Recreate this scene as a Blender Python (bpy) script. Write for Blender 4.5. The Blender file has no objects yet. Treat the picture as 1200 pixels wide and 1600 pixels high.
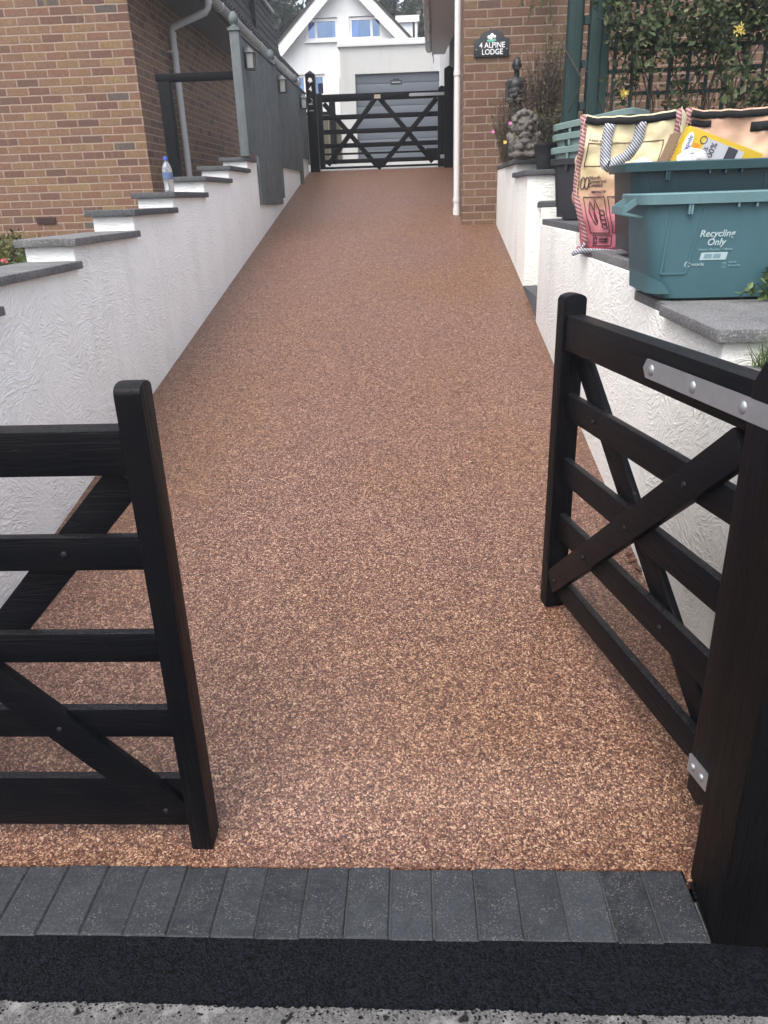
import bpy, bmesh, math, random
from mathutils import Vector, Matrix, noise as mnoise
R = math.radians
sin, cos, pi = math.sin, math.cos, math.pi
rng = random.Random(7)
scene = bpy.context.scene
COL = scene.collection
scene.world = bpy.data.worlds.new("World")

# ------------------------------------------------------------------ camera
F, TH, PH, YAW, CH = 1163.0, R(22.9), R(1.87), R(2.8), 1.57
_h = Vector((-sin(YAW), cos(YAW), 0)); _r0 = Vector((cos(YAW), sin(YAW), 0))
_f = Vector((_h.x*cos(TH), _h.y*cos(TH), -sin(TH))); _u0 = Vector((_h.x*sin(TH), _h.y*sin(TH), cos(TH)))
_r = _r0*cos(PH) - _u0*sin(PH); _u = _r0*sin(PH) + _u0*cos(PH)
cam_d = bpy.data.cameras.new("camera"); cam = bpy.data.objects.new("camera", cam_d); COL.objects.link(cam)
cam.matrix_world = Matrix(((_r.x, _u.x, -_f.x, 0), (_r.y, _u.y, -_f.y, 0), (_r.z, _u.z, -_f.z, CH), (0, 0, 0, 1)))
cam_d.sensor_fit = 'VERTICAL'; cam_d.sensor_height = 36; cam_d.lens = F/1600*36
cam_d.clip_start = 0.05; cam_d.clip_end = 1000
scene.camera = cam
def at(px, py, Y):
    """the point of the place seen at photo pixel (px, py) on the plane y = Y"""
    d = _f + _r*((px-600)/F) + _u*((800-py)/F)
    t = Y/d.y
    return Vector((t*d.x, Y, CH + t*d.z))

# ------------------------------------------------------------------ helpers
MW = {}
def thing(name, label, cat, loc=(0, 0, 0), rz=0.0, group=None):
    o = bpy.data.objects.new(name, None); COL.objects.link(o)
    o.empty_display_size = 0.1
    o.location = loc; o.rotation_euler = (0, 0, rz)
    MW[o.name] = Matrix.Translation(loc) @ Matrix.Rotation(rz, 4, 'Z')
    tag(o, label, cat, group); return o
def tag(o, label=None, cat=None, group=None, kind=None):
    if label: o['label'] = label
    if cat: o['category'] = cat
    if group: o['group'] = group
    if kind: o['kind'] = kind
    return o

class MB:
    def __init__(s): s.v = []; s.f = []; s.m = []; s.cur = 0; s.rnd = None
    def add(s, vs, fs, M=None):
        b = len(s.v)
        for v in vs:
            v = Vector(v)
            s.v.append(M @ v if M else v)
        for f in fs: s.f.append(tuple(b+i for i in f)); s.m.append(s.cur)
        return s
    def box(s, x0, x1, y0, y1, z0, z1, M=None):
        return s.add([(x0,y0,z0),(x1,y0,z0),(x1,y1,z0),(x0,y1,z0),(x0,y0,z1),(x1,y0,z1),(x1,y1,z1),(x0,y1,z1)],
                     [(0,3,2,1),(4,5,6,7),(0,1,5,4),(1,2,6,5),(2,3,7,6),(3,0,4,7)], M)
    def prism(s, poly, axis, a, b, M=None):
        """poly: 2D outline; axis 'x': (y,z), 'y': (x,z), 'z': (x,y)"""
        def p(q, t): return {'x': (t, q[0], q[1]), 'y': (q[0], t, q[1]), 'z': (q[0], q[1], t)}[axis]
        n = len(poly)
        vs = [p(q, a) for q in poly] + [p(q, b) for q in poly]
        fs = [tuple(range(n))[::-1], tuple(range(n, 2*n))] + [(i, (i+1) % n, n+(i+1) % n, n+i) for i in range(n)]
        return s.add(vs, fs, M)
    def beam(s, p0, p1, w, h, up=(0, 0, 1)):
        p0 = Vector(p0); p1 = Vector(p1); d = (p1-p0).normalized()
        a = d.cross(Vector(up)).normalized(); b = a.cross(d).normalized()
        vs = []
        for p in (p0, p1):
            for i, j in ((-1,-1),(1,-1),(1,1),(-1,1)): vs.append(p + a*(i*w/2) + b*(j*h/2))
        return s.add(vs, [(3,2,1,0),(4,5,6,7),(0,1,5,4),(1,2,6,5),(2,3,7,6),(3,0,4,7)])
    def tube(s, path, r, seg=10, caps=True):
        path = [Vector(p) for p in path]; n = len(path)
        rs = r if isinstance(r, (list, tuple)) else [r]*n
        vs, fs = [], []; a = None
        for i, p in enumerate(path):
            d = (path[min(i+1, n-1)] - path[max(i-1, 0)]).normalized()
            if a is None:
                a = d.cross(Vector((0.31, 0.77, 0.55))).normalized()
            a = (a - d*a.dot(d)).normalized(); b = d.cross(a)
            for k in range(seg):
                t = 2*pi*k/seg; vs.append(p + (a*cos(t) + b*sin(t))*rs[i])
        for i in range(n-1):
            for k in range(seg):
                k2 = (k+1) % seg; fs.append((i*seg+k, i*seg+k2, (i+1)*seg+k2, (i+1)*seg+k))
        if caps: fs += [tuple(range(seg))[::-1], tuple(range((n-1)*seg, n*seg))]
        return s.add(vs, fs)
    def lathe(s, prof, c=(0, 0, 0), seg=20, M=None):
        vs, fs = [], []; n = len(prof)
        for (r, z) in prof:
            for k in range(seg):
                t = 2*pi*k/seg; vs.append((c[0]+r*cos(t), c[1]+r*sin(t), c[2]+z))
        for i in range(n-1):
            for k in range(seg):
                k2 = (k+1) % seg; fs.append((i*seg+k, i*seg+k2, (i+1)*seg+k2, (i+1)*seg+k))
        fs += [tuple(range(seg))[::-1], tuple(range((n-1)*seg, n*seg))]
        return s.add(vs, fs, M)
    def ball(s, c, r, seg=12, rings=8, M=None):
        if not isinstance(r, (tuple, list)): r = (r, r, r)
        vs, fs = [], []
        for i in range(rings+1):
            t = pi*i/rings
            for k in range(seg):
                p = 2*pi*k/seg
                q = Vector((r[0]*max(sin(t), 1e-3)*cos(p), r[1]*max(sin(t), 1e-3)*sin(p), r[2]*cos(t)))
                if M: q = M @ q
                vs.append(q + Vector(c))
        for i in range(rings):
            for k in range(seg):
                k2 = (k+1) % seg; fs.append((i*seg+k, (i+1)*seg+k, (i+1)*seg+k2, i*seg+k2))
        return s.add(vs, fs)
    def loft(s, rings, caps=(True, True)):
        n = len(rings[0]); vs = [p for r in rings for p in r]; fs = []
        for i in range(len(rings)-1):
            for k in range(n):
                k2 = (k+1) % n; fs.append((i*n+k, i*n+k2, (i+1)*n+k2, (i+1)*n+k))
        if caps[0]: fs.append(tuple(range(n))[::-1])
        if caps[1]: fs.append(tuple(range((len(rings)-1)*n, len(rings)*n)))
        return s.add(vs, fs)
    def build(s, name, mat, parent=None, bevel=0, smooth=None, local=False, weld=False, mods=None, normals=True):
        me = bpy.data.meshes.new(name)
        vs = s.v
        if parent is not None and not local:
            inv = MW[parent.name].inverted() if parent.name in MW else Matrix()
            vs = [inv @ Vector(v) for v in vs]
        me.from_pydata([tuple(v) for v in vs], [], s.f)
        mats = mat if isinstance(mat, (list, tuple)) else [mat]
        for m in mats: me.materials.append(m)
        if len(mats) > 1:
            for p, i in zip(me.polygons, s.m): p.material_index = i
        if s.rnd is not None:
            at_ = me.attributes.new('rnd', 'FLOAT', 'FACE')
            at_.data.foreach_set('value', s.rnd)
        if bevel or normals or weld:
            bm = bmesh.new(); bm.from_mesh(me)
            if weld: bmesh.ops.remove_doubles(bm, verts=bm.verts, dist=weld)
            if normals: bmesh.ops.recalc_face_normals(bm, faces=bm.faces)
            if bevel:
                es = [e for e in bm.edges if len(e.link_faces) == 2 and e.calc_face_angle(0) > R(28)]
                bmesh.ops.bevel(bm, geom=es, offset=bevel, segments=2, affect='EDGES', profile=0.6, clamp_overlap=True)
            bm.to_mesh(me); bm.free()
        if smooth is not None or bevel:
            for p in me.polygons: p.use_smooth = True
            me.set_sharp_from_angle(angle=R(smooth if smooth is not None else 40))
        o = bpy.data.objects.new(name, me); COL.objects.link(o)
        if parent is not None:
            o.parent = parent
            MW[o.name] = MW.get(parent.name, Matrix())
        for md in (mods or []):
            m = o.modifiers.new(md[0], md[1])
            for k, v in md[2].items(): setattr(m, k, v)
        return o

def text(name, body, size, origin, xdir, zdir, mat, parent, extrude=0.0006, align='CENTER', shear=0.0, bold=0.0, sx=1.0):
    """lettering as a mesh standing on a surface; origin = baseline anchor, xdir = reading direction, zdir = up"""
    c = bpy.data.curves.new(name, 'FONT'); c.body = body; c.size = size; c.align_x = align
    c.extrude = extrude; c.shear = shear; c.offset = bold; c.resolution_u = 3
    tmp = bpy.data.objects.new(name + "_curve", c); COL.objects.link(tmp)
    dg = bpy.context.evaluated_depsgraph_get()
    me = bpy.data.meshes.new_from_object(tmp.evaluated_get(dg))
    bpy.data.objects.remove(tmp); bpy.data.curves.remove(c)
    X = Vector(xdir).normalized(); Z = Vector(zdir); Z = (Z - X*Z.dot(X)).normalized(); N = X.cross(Z)
    M = Matrix(((X.x*sx, Z.x, N.x, origin[0]), (X.y*sx, Z.y, N.y, origin[1]), (X.z*sx, Z.z, N.z, origin[2]), (0, 0, 0, 1)))
    if parent is not None and parent.name in MW: M = MW[parent.name].inverted() @ M
    me.transform(M); me.materials.clear(); me.materials.append(mat); me.name = name
    o = bpy.data.objects.new(name, me); COL.objects.link(o)
    if parent is not None: o.parent = parent; MW[o.name] = MW.get(parent.name, Matrix())
    return o

# ------------------------------------------------------------------ materials
class NT:
    def __init__(s, name):
        s.mat = bpy.data.materials.new(name); s.mat.use_nodes = True
        s.t = s.mat.node_tree; s.n = s.t.nodes; s.l = s.t.links
        s.b = s.n['Principled BSDF']
    def node(s, typ, **kw):
        n = s.n.new(typ)
        for k, v in kw.items(): setattr(n, k, v)
        return n
    def inp(s, sock, v):
        if isinstance(v, bpy.types.NodeSocket): s.l.new(v, sock)
        else: sock.default_value = v
    def math(s, op, a, b=0.0, c=0.0, clamp=False):
        n = s.node('ShaderNodeMath', operation=op, use_clamp=clamp)
        for i, v in enumerate((a, b, c)): s.inp(n.inputs[i], v)
        return n.outputs[0]
    def mix(s, fac, a, b, blend='MIX'):
        n = s.node('ShaderNodeMix', data_type='RGBA', blend_type=blend)
        s.inp(n.inputs[0], fac)
        for k, v in ((6, a), (7, b)):
            s.inp(n.inputs[k], v if isinstance(v, bpy.types.NodeSocket) or len(v) == 4 else (*v, 1))
        return n.outputs[2]
    def ramp(s, fac, stops, interp='LINEAR'):
        n = s.node('ShaderNodeValToRGB'); cr = n.color_ramp; cr.interpolation = interp
        while len(cr.elements) < len(stops): cr.elements.new(0.5)
        for e, (p, c) in zip(cr.elements, stops):
            e.position = p; e.color = c if len(c) == 4 else (*c, 1)
        s.inp(n.inputs[0], fac); return n.outputs[0]
    def coord(s, scale=(1, 1, 1), loc=(0, 0, 0), rot=(0, 0, 0), kind='Object'):
        c = s.node('ShaderNodeTexCoord'); m = s.node('ShaderNodeMapping')
        m.inputs['Scale'].default_value = scale; m.inputs['Location'].default_value = loc; m.inputs['Rotation'].default_value = rot
        s.l.new(c.outputs[kind], m.inputs[0]); return m.outputs[0]
    def noise(s, vec, scale, detail=3, rough=0.55, dist=0.0):
        n = s.node('ShaderNodeTexNoise'); s.inp(n.inputs['Vector'], vec)
        for k, v in (('Scale', scale), ('Detail', detail), ('Roughness', rough), ('Distortion', dist)): s.inp(n.inputs[k], v)
        return n.outputs['Fac']
    def voronoi(s, vec, scale, feature='F1', rand=1.0):
        n = s.node('ShaderNodeTexVoronoi', feature=feature); s.inp(n.inputs['Vector'], vec)
        n.inputs['Scale'].default_value = scale; n.inputs['Randomness'].default_value = rand; return n
    def bump(s, h, strength=0.4, dist=0.01, prev=None):
        n = s.node('ShaderNodeBump'); s.inp(n.inputs['Height'], h)
        n.inputs['Strength'].default_value = strength; n.inputs['Distance'].default_value = dist
        if prev: s.l.new(prev, n.inputs['Normal'])
        return n.outputs[0]
    def out(s, color=None, rough=None, normal=None, **kw):
        if color is not None: s.inp(s.b.inputs['Base Color'], color if isinstance(color, bpy.types.NodeSocket) or len(color) == 4 else (*color, 1))
        if rough is not None: s.inp(s.b.inputs['Roughness'], rough)
        if normal is not None: s.l.new(normal, s.b.inputs['Normal'])
        for k, v in kw.items(): s.inp(s.b.inputs[k.replace('_', ' ')], v)
        return s.mat
def sep(nt, vec):
    n = nt.node('ShaderNodeSeparateXYZ'); nt.l.new(vec, n.inputs[0]); return n.outputs
def comb(nt, x, y, z):
    n = nt.node('ShaderNodeCombineXYZ')
    for i, v in enumerate((x, y, z)): nt.inp(n.inputs[i], v)
    return n.outputs[0]
def plain(name, col, rough=0.5, var=0.25, scale=12, bump=0.0, **kw):
    nt = NT(name); v = nt.coord()
    n = nt.noise(v, scale, 5, 0.65)
    c = nt.mix(n, tuple(k*(1-var) for k in col), tuple(min(1, k*(1+var)) for k in col))
    nm = nt.bump(nt.noise(v, scale*6, 4), bump, 0.004) if bump else None
    r = nt.math('ADD', rough-0.06, nt.math('MULTIPLY', n, 0.12))
    return nt.out(c, r, nm, **kw)

# resin-bound gravel of the drive
def m_resin():
    nt = NT('resin_bound_gravel'); v = nt.coord()
    v1 = nt.voronoi(v, 235); v2 = nt.voronoi(v, 120)
    s1 = sep(nt, v1.outputs['Color']); s2 = sep(nt, v2.outputs['Color'])
    big = nt.noise(v, 0.75, 4, 0.6); mid = nt.noise(v, 20, 4, 0.7); clump = nt.noise(v, 55, 3, 0.7)
    t = nt.math('ADD', nt.math('MULTIPLY', s1[0], 0.74), nt.math('MULTIPLY', s2[0], 0.26))
    t = nt.math('ADD', t, nt.math('MULTIPLY', nt.math('SUBTRACT', clump, 0.5), 0.27))
    t = nt.math('ADD', t, nt.math('MULTIPLY', nt.math('SUBTRACT', mid, 0.5), 0.18))
    c = nt.ramp(t, [(0.08, (0.032, 0.0138, 0.0096)), (0.28, (0.073, 0.033, 0.022)), (0.44, (0.116, 0.057, 0.039)),
                    (0.58, (0.167, 0.092, 0.062)), (0.74, (0.265, 0.170, 0.119)), (0.92, (0.46, 0.345, 0.262))])
    red = nt.mix(nt.math('MULTIPLY', s1[1], 0.5), c, nt.mix(1.0, c, (1.0, 0.76, 0.74), 'MULTIPLY'))
    gold = nt.mix(1.0, red, (1.0, 0.97, 0.80), 'MULTIPLY')
    c = nt.mix(nt.ramp(big, [(0.40, (0, 0, 0)), (0.62, (1, 1, 1))]), red, gold)
    c = nt.mix(1.0, c, (0.98, 0.905, 0.865), 'MULTIPLY')
    gap = nt.ramp(v1.outputs['Distance'], [(0.45, (1, 1, 1)), (0.85, (0.5, 0.46, 0.44))])
    c = nt.mix(0.6, c, gap, 'MULTIPLY')
    h = nt.math('SUBTRACT', 1.0, v1.outputs['Distance'])
    return nt.out(c, 0.46, nt.bump(h, 0.45, 0.0035), Specular_IOR_Level=0.5)

def m_tarmac(name, lo, hi, rough, scale=190, spots=False, bs=0.5):
    nt = NT(name); v = nt.coord()
    v1 = nt.voronoi(v, scale); s1 = sep(nt, v1.outputs['Color'])
    n = nt.noise(v, 6, 6, 0.65); n2 = nt.noise(v, 60, 4, 0.7)
    t = nt.math('ADD', nt.math('MULTIPLY', s1[0], 0.66), nt.math('MULTIPLY', nt.math('ADD', n, n2), 0.20))
    c = nt.mix(nt.ramp(t, [(0.30, (0, 0, 0)), (0.85, (1, 1, 1))]), lo, hi)
    if spots:
        sp = nt.ramp(nt.noise(v, 26, 2, 0.4), [(0.66, (1, 1, 1)), (0.70, (0.12, 0.12, 0.13))])
        c = nt.mix(1.0, c, sp, 'MULTIPLY')
        pale = nt.ramp(nt.noise(v, 14, 5, 0.75), [(0.52, (0, 0, 0)), (0.66, (1, 1, 1))])
        c = nt.mix(nt.math('MULTIPLY', pale, 0.55), c, (0.28, 0.275, 0.265))
    return nt.out(c, rough, nt.bump(nt.math('SUBTRACT', 1.0, v1.outputs['Distance']), bs, 0.003), Specular_IOR_Level=0.10)

def m_paver():
    nt = NT('charcoal_block_paving'); v = nt.coord()
    a = nt.node('ShaderNodeAttribute', attribute_name='rnd').outputs['Fac']
    n = nt.noise(v, 11, 8, 0.75); st = nt.noise(nt.coord((7, 30, 8)), 3, 5, 0.7); g = nt.noise(v, 150, 3, 0.8)
    c = nt.mix(nt.ramp(n, [(0.32, (0, 0, 0)), (0.68, (1, 1, 1))]), (0.007, 0.008, 0.011), (0.037, 0.040, 0.047))
    c = nt.mix(nt.math('MULTIPLY', nt.ramp(st, [(0.48, (0, 0, 0)), (0.75, (1, 1, 1))]), 0.6), c, (0.055, 0.058, 0.066))
    c = nt.mix(nt.math('MULTIPLY', a, 0.6), c, (0.034, 0.037, 0.044))
    c = nt.mix(1.0, c, nt.ramp(a, [(0.0, (0.62, 0.62, 0.64)), (1.0, (1.02, 1.02, 1.02))]), 'MULTIPLY')
    c = nt.mix(1.0, c, nt.ramp(g, [(0.25, (0.55, 0.55, 0.55)), (0.75, (1.5, 1.5, 1.5))]), 'MULTIPLY')
    vs = nt.voronoi(v, 480); r = sep(nt, vs.outputs['Color'])
    sp = nt.ramp(r[0], [(0.90, (0, 0, 0)), (0.94, (1, 1, 1))])
    dust = nt.ramp(nt.noise(v, 16, 4, 0.7), [(0.42, (0.15, 0.15, 0.15)), (0.68, (1, 1, 1))])
    c = nt.mix(nt.math('MULTIPLY', nt.math('MULTIPLY', sp, dust), 0.6), c, (0.24, 0.23, 0.21))
    return nt.out(c, 0.7, nt.bump(nt.math('ADD', g, n), 0.35, 0.003), Specular_IOR_Level=0.3)

def m_render(name, col, strength=0.55, comb_scale=(1, 1, 1), dirt=0.3):
    """brushed textured masonry paint: curling ridges"""
    nt = NT(name); v = nt.coord()
    nx = nt.node('ShaderNodeTexNoise'); nt.l.new(v, nx.inputs['Vector']); nx.inputs['Scale'].default_value = 7; nx.inputs['Detail'].default_value = 2
    off = nt.node('ShaderNodeVectorMath', operation='SCALE'); nt.l.new(nx.outputs['Color'], off.inputs[0]); off.inputs['Scale'].default_value = 0.07
    ad = nt.node('ShaderNodeVectorMath', operation='ADD'); nt.l.new(v, ad.inputs[0]); nt.l.new(off.outputs[0], ad.inputs[1])
    def strokes(cell, ang, seed):
        sh = nt.node('ShaderNodeVectorMath', operation='ADD'); nt.l.new(ad.outputs[0], sh.inputs[0]); sh.inputs[1].default_value = (seed, seed*1.7, seed*0.6)
        vc = nt.voronoi(sh.outputs[0], cell); rc = sep(nt, vc.outputs['Color'])
        vr = nt.node('ShaderNodeVectorRotate', rotation_type='X_AXIS'); nt.l.new(sh.outputs[0], vr.inputs['Vector'])
        nt.l.new(nt.math('MULTIPLY', nt.math('SUBTRACT', rc[0], 0.45), ang), vr.inputs['Angle'])
        mp = nt.node('ShaderNodeMapping'); mp.inputs['Scale'].default_value = (14*comb_scale[0], 14*comb_scale[1], 88*comb_scale[2]); nt.l.new(vr.outputs[0], mp.inputs[0])
        return nt.noise(mp.outputs[0], 1.0, 2, 0.5)
    rid = nt.math('MAXIMUM', strokes(5.5, 1.5, 0.0), strokes(8.0, 2.2, 3.3))
    fine = nt.noise(v, 130, 4, 0.75); mid = nt.noise(v, 24, 3, 0.6)
    patch = nt.ramp(nt.noise(v, 3.1, 3, 0.6), [(0.35, (0.25, 0.25, 0.25)), (0.6, (1, 1, 1))])
    h = nt.math('ADD', nt.math('MULTIPLY', nt.math('MULTIPLY', nt.ramp(rid, [(0.46, (0, 0, 0)), (0.70, (1, 1, 1))]), patch), 0.62), nt.math('ADD', nt.math('MULTIPLY', fine, 0.55), nt.math('MULTIPLY', mid, 0.3)))
    st = nt.noise(nt.coord((2.2, 2.2, 0.35)), 2.0, 5, 0.7)
    big = nt.noise(v, 1.3, 5, 0.65)
    c = nt.mix(nt.ramp(st, [(0.50, (0, 0, 0)), (0.74, (1, 1, 1))]), col, (col[0]*(1-dirt*1.1), col[1]*(1-dirt), col[2]*(1-dirt*1.3)))
    c = nt.mix(nt.math('MULTIPLY', big, 0.35), c, (col[0]*0.86, col[1]*0.84, col[2]*0.78))
    grime = nt.ramp(nt.noise(v, 46, 4, 0.75), [(0.66, (0, 0, 0)), (0.78, (1, 1, 1))])
    c = nt.mix(nt.math('MULTIPLY', grime, 0.35), c, (0.40, 0.36, 0.30))
    return nt.out(c, 0.75, nt.bump(h, strength, 0.014), Specular_IOR_Level=0.3)

def m_brick(name, shift=0.0, palette=None, lum=0.80):
    nt = NT(name); g = nt.node('ShaderNodeNewGeometry')
    p = sep(nt, g.outputs['Position'])
    wob = nt.noise(g.outputs['Position'], 9, 3, 0.6)
    wob2 = nt.noise(g.outputs['Position'], 60, 2, 0.6)
    z = nt.math('ADD', nt.math('DIVIDE', nt.math('ADD', p[2], nt.math('MULTIPLY', nt.math('SUBTRACT', wob, 0.5), 0.012)), 0.075), 100.0 + shift)
    row = nt.math('FLOOR', z); fz = nt.math('FRACT', z)
    wr = nt.node('ShaderNodeTexWhiteNoise', noise_dimensions='1D'); nt.l.new(row, wr.inputs['W'])
    u = nt.math('ADD', nt.math('DIVIDE', nt.math('ADD', p[0], p[1]), 0.2245), nt.math('MULTIPLY', nt.math('MODULO', row, 2.0), 0.5))
    u = nt.math('ADD', u, nt.math('ADD', 200.0, nt.math('MULTIPLY', wr.outputs['Value'], 0.14)))
    u = nt.math('ADD', u, nt.math('MULTIPLY', nt.math('SUBTRACT', wob2, 0.5), 0.035))
    colm = nt.math('FLOOR', u); fu = nt.math('FRACT', u)
    wn = nt.node('ShaderNodeTexWhiteNoise', noise_dimensions='2D'); nt.l.new(comb(nt, colm, row, 0.0), wn.inputs['Vector'])
    r = sep(nt, wn.outputs['Color'])
    pal = palette or [(0.0, (0.140, 0.068, 0.048)), (0.14, (0.200, 0.098, 0.060)), (0.32, (0.180, 0.097, 0.058)), (0.48, (0.215, 0.122, 0.068)),
                      (0.64, (0.225, 0.138, 0.074)), (0.76, (0.115, 0.058, 0.046)), (0.83, (0.195, 0.110, 0.072)), (0.93, (0.25, 0.165, 0.078)), (0.978, (0.082, 0.074, 0.070))]
    c = nt.ramp(r[0], pal, 'CONSTANT')
    mott = nt.noise(g.outputs['Position'], 38, 5, 0.7)
    c = nt.mix(1.0, c, nt.ramp(mott, [(0.25, (0.58, 0.55, 0.55)), (0.5, (1, 1, 1)), (0.75, (1.45, 1.40, 1.25))]), 'MULTIPLY')
    crk = nt.noise(g.outputs['Position'], 150, 3, 0.8)
    c = nt.mix(1.0, c, nt.ramp(crk, [(0.28, (0.72, 0.70, 0.70)), (0.5, (1, 1, 1)), (0.75, (1.2, 1.18, 1.14))]), 'MULTIPLY')
    kiln = nt.ramp(nt.noise(comb(nt, nt.math('MULTIPLY', p[0], 14.0), nt.math('MULTIPLY', p[1], 14.0), nt.math('MULTIPLY', row, 3.7)), 1.0, 2), [(0.60, (0, 0, 0)), (0.70, (1, 1, 1))])
    c = nt.mix(nt.math('MULTIPLY', kiln, nt.math('MULTIPLY', r[1], 0.8)), c, (0.27, 0.19, 0.09))
    du = nt.math('MULTIPLY', nt.math('MINIMUM', fu, nt.math('SUBTRACT', 1.0, fu)), 0.2245)
    dz = nt.math('MULTIPLY', nt.math('MINIMUM', fz, nt.math('SUBTRACT', 1.0, fz)), 0.075)
    d = nt.math('MINIMUM', du, dz)
    d = nt.math('ADD', d, nt.math('MULTIPLY', nt.math('SUBTRACT', mott, 0.5), 0.006))
    m = nt.ramp(nt.math('MULTIPLY', d, 100.0), [(0.52, (1, 1, 1)), (0.80, (0, 0, 0))])
    mc = nt.mix(nt.noise(g.outputs['Position'], 30, 4), (0.30, 0.225, 0.18), (0.44, 0.35, 0.29))
    c = nt.mix(m, c, mc)
    c = nt.mix(1.0, c, (lum*1.0, lum*0.945, lum*0.90), 'MULTIPLY')
    wash = nt.noise(g.outputs['Position'], 1.4, 4, 0.6)
    c = nt.mix(nt.math('MULTIPLY', wash, 0.25), c, (0.25, 0.18, 0.13))
    h = nt.math('ADD', nt.math('MULTIPLY', nt.math('SUBTRACT', 1.0, m), 1.0), nt.math('MULTIPLY', mott, 0.35))
    return nt.out(c, 0.85, nt.bump(h, 0.7, 0.007))

def m_wood(name, col, rough, grain_axis='z', worn=0.0, worncol=(0.05, 0.03, 0.02), dust=0.0, bs=0.35, spec=0.3):
    nt = NT(name)
    sc = {'z': (38, 38, 2.2), 'x': (2.2, 38, 38), 'y': (38, 2.2, 38)}[grain_axis]
    gv = nt.coord(sc); v = nt.coord()
    gr = nt.noise(gv, 1.4, 5, 0.7, 0.4); crack = nt.ramp(nt.noise(gv, 0.9, 2, 0.5, 0.8), [(0.46, (1, 1, 1)), (0.495, (0, 0, 0)), (0.53, (1, 1, 1))])
    n = nt.noise(v, 7, 5, 0.7)
    c = nt.mix(gr, tuple(k*0.65 for k in col), tuple(k*1.45 for k in col))
    if worn: c = nt.mix(nt.math('MULTIPLY', nt.ramp(n, [(0.42, (0, 0, 0)), (0.66, (1, 1, 1))]), worn), c, worncol)
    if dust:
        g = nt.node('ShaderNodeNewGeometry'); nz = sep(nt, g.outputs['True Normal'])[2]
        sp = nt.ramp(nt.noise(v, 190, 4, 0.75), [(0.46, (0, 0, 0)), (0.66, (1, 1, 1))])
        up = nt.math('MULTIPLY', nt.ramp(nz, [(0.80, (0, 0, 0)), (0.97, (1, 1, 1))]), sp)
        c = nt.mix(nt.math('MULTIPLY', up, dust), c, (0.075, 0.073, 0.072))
    fleck = nt.ramp(nt.noise(v, 75, 2, 0.5), [(0.745, (0, 0, 0)), (0.77, (1, 1, 1))])
    c = nt.mix(nt.math('MULTIPLY', fleck, 0.25), c, (0.10, 0.09, 0.08))
    h = nt.math('ADD', gr, nt.math('MULTIPLY', crack, 0.8))
    return nt.out(c, nt.math('ADD', rough, nt.math('MULTIPLY', nt.math('SUBTRACT', n, 0.5), 0.25)), nt.bump(h, bs, 0.003), Specular_IOR_Level=spec)

def m_concrete(name, lo, hi, bs=0.6):
    nt = NT(name); v = nt.coord(); n = nt.noise(v, 160, 4, 0.8); b = nt.noise(v, 6, 4, 0.6); vs = nt.voronoi(v, 300)
    c = nt.mix(nt.ramp(nt.math('ADD', nt.math('MULTIPLY', n, 0.6), nt.math('MULTIPLY', b, 0.4)), [(0.34, (0, 0, 0)), (0.66, (1, 1, 1))]), lo, hi)
    sp = nt.ramp(sep(nt, vs.outputs['Color'])[0], [(0.80, (0, 0, 0)), (0.90, (1, 1, 1))])
    c = nt.mix(nt.math('MULTIPLY', sp, 0.5), c, tuple(min(1, k*1.9) for k in hi))
    moss = nt.ramp(nt.noise(v, 11, 5, 0.75), [(0.60, (0, 0, 0)), (0.72, (1, 1, 1))])
    c = nt.mix(nt.math('MULTIPLY', moss, 0.35), c, (0.07, 0.075, 0.045))
    return nt.out(c, 0.85, nt.bump(n, bs, 0.004))

def m_leaf(name, stops, rough=0.45, trans=0.25):
    nt = NT(name); a = nt.node('ShaderNodeAttribute', attribute_name='rnd').outputs['Fac']
    c = nt.ramp(a, stops)
    tr = nt.node('ShaderNodeBsdfTranslucent'); nt.l.new(c, tr.inputs[0])
    mx = nt.node('ShaderNodeMixShader'); mx.inputs[0].default_value = trans
    nt.l.new(nt.b.outputs[0], mx.inputs[1]); nt.l.new(tr.outputs[0], mx.inputs[2])
    nt.l.new(mx.outputs[0], nt.n['Material Output'].inputs[0])
    return nt.out(c, rough)

def m_stripes(name, a, b, axis, freq, slant=0.0, duty=0.5):
    nt = NT(name); p = sep(nt, nt.coord())
    x = {'x': p[0], 'z': p[2]}[axis]; o = {'x': p[2], 'z': p[0]}[axis]
    t = nt.math('FRACT', nt.math('ADD', nt.math('MULTIPLY', nt.math('ADD', x, nt.math('MULTIPLY', o, slant)), freq), 50.0))
    f = nt.math('GREATER_THAN', t, duty)
    return nt.out(nt.mix(f, a, b), 0.7, nt.bump(t, 0.3, 0.002))

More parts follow.
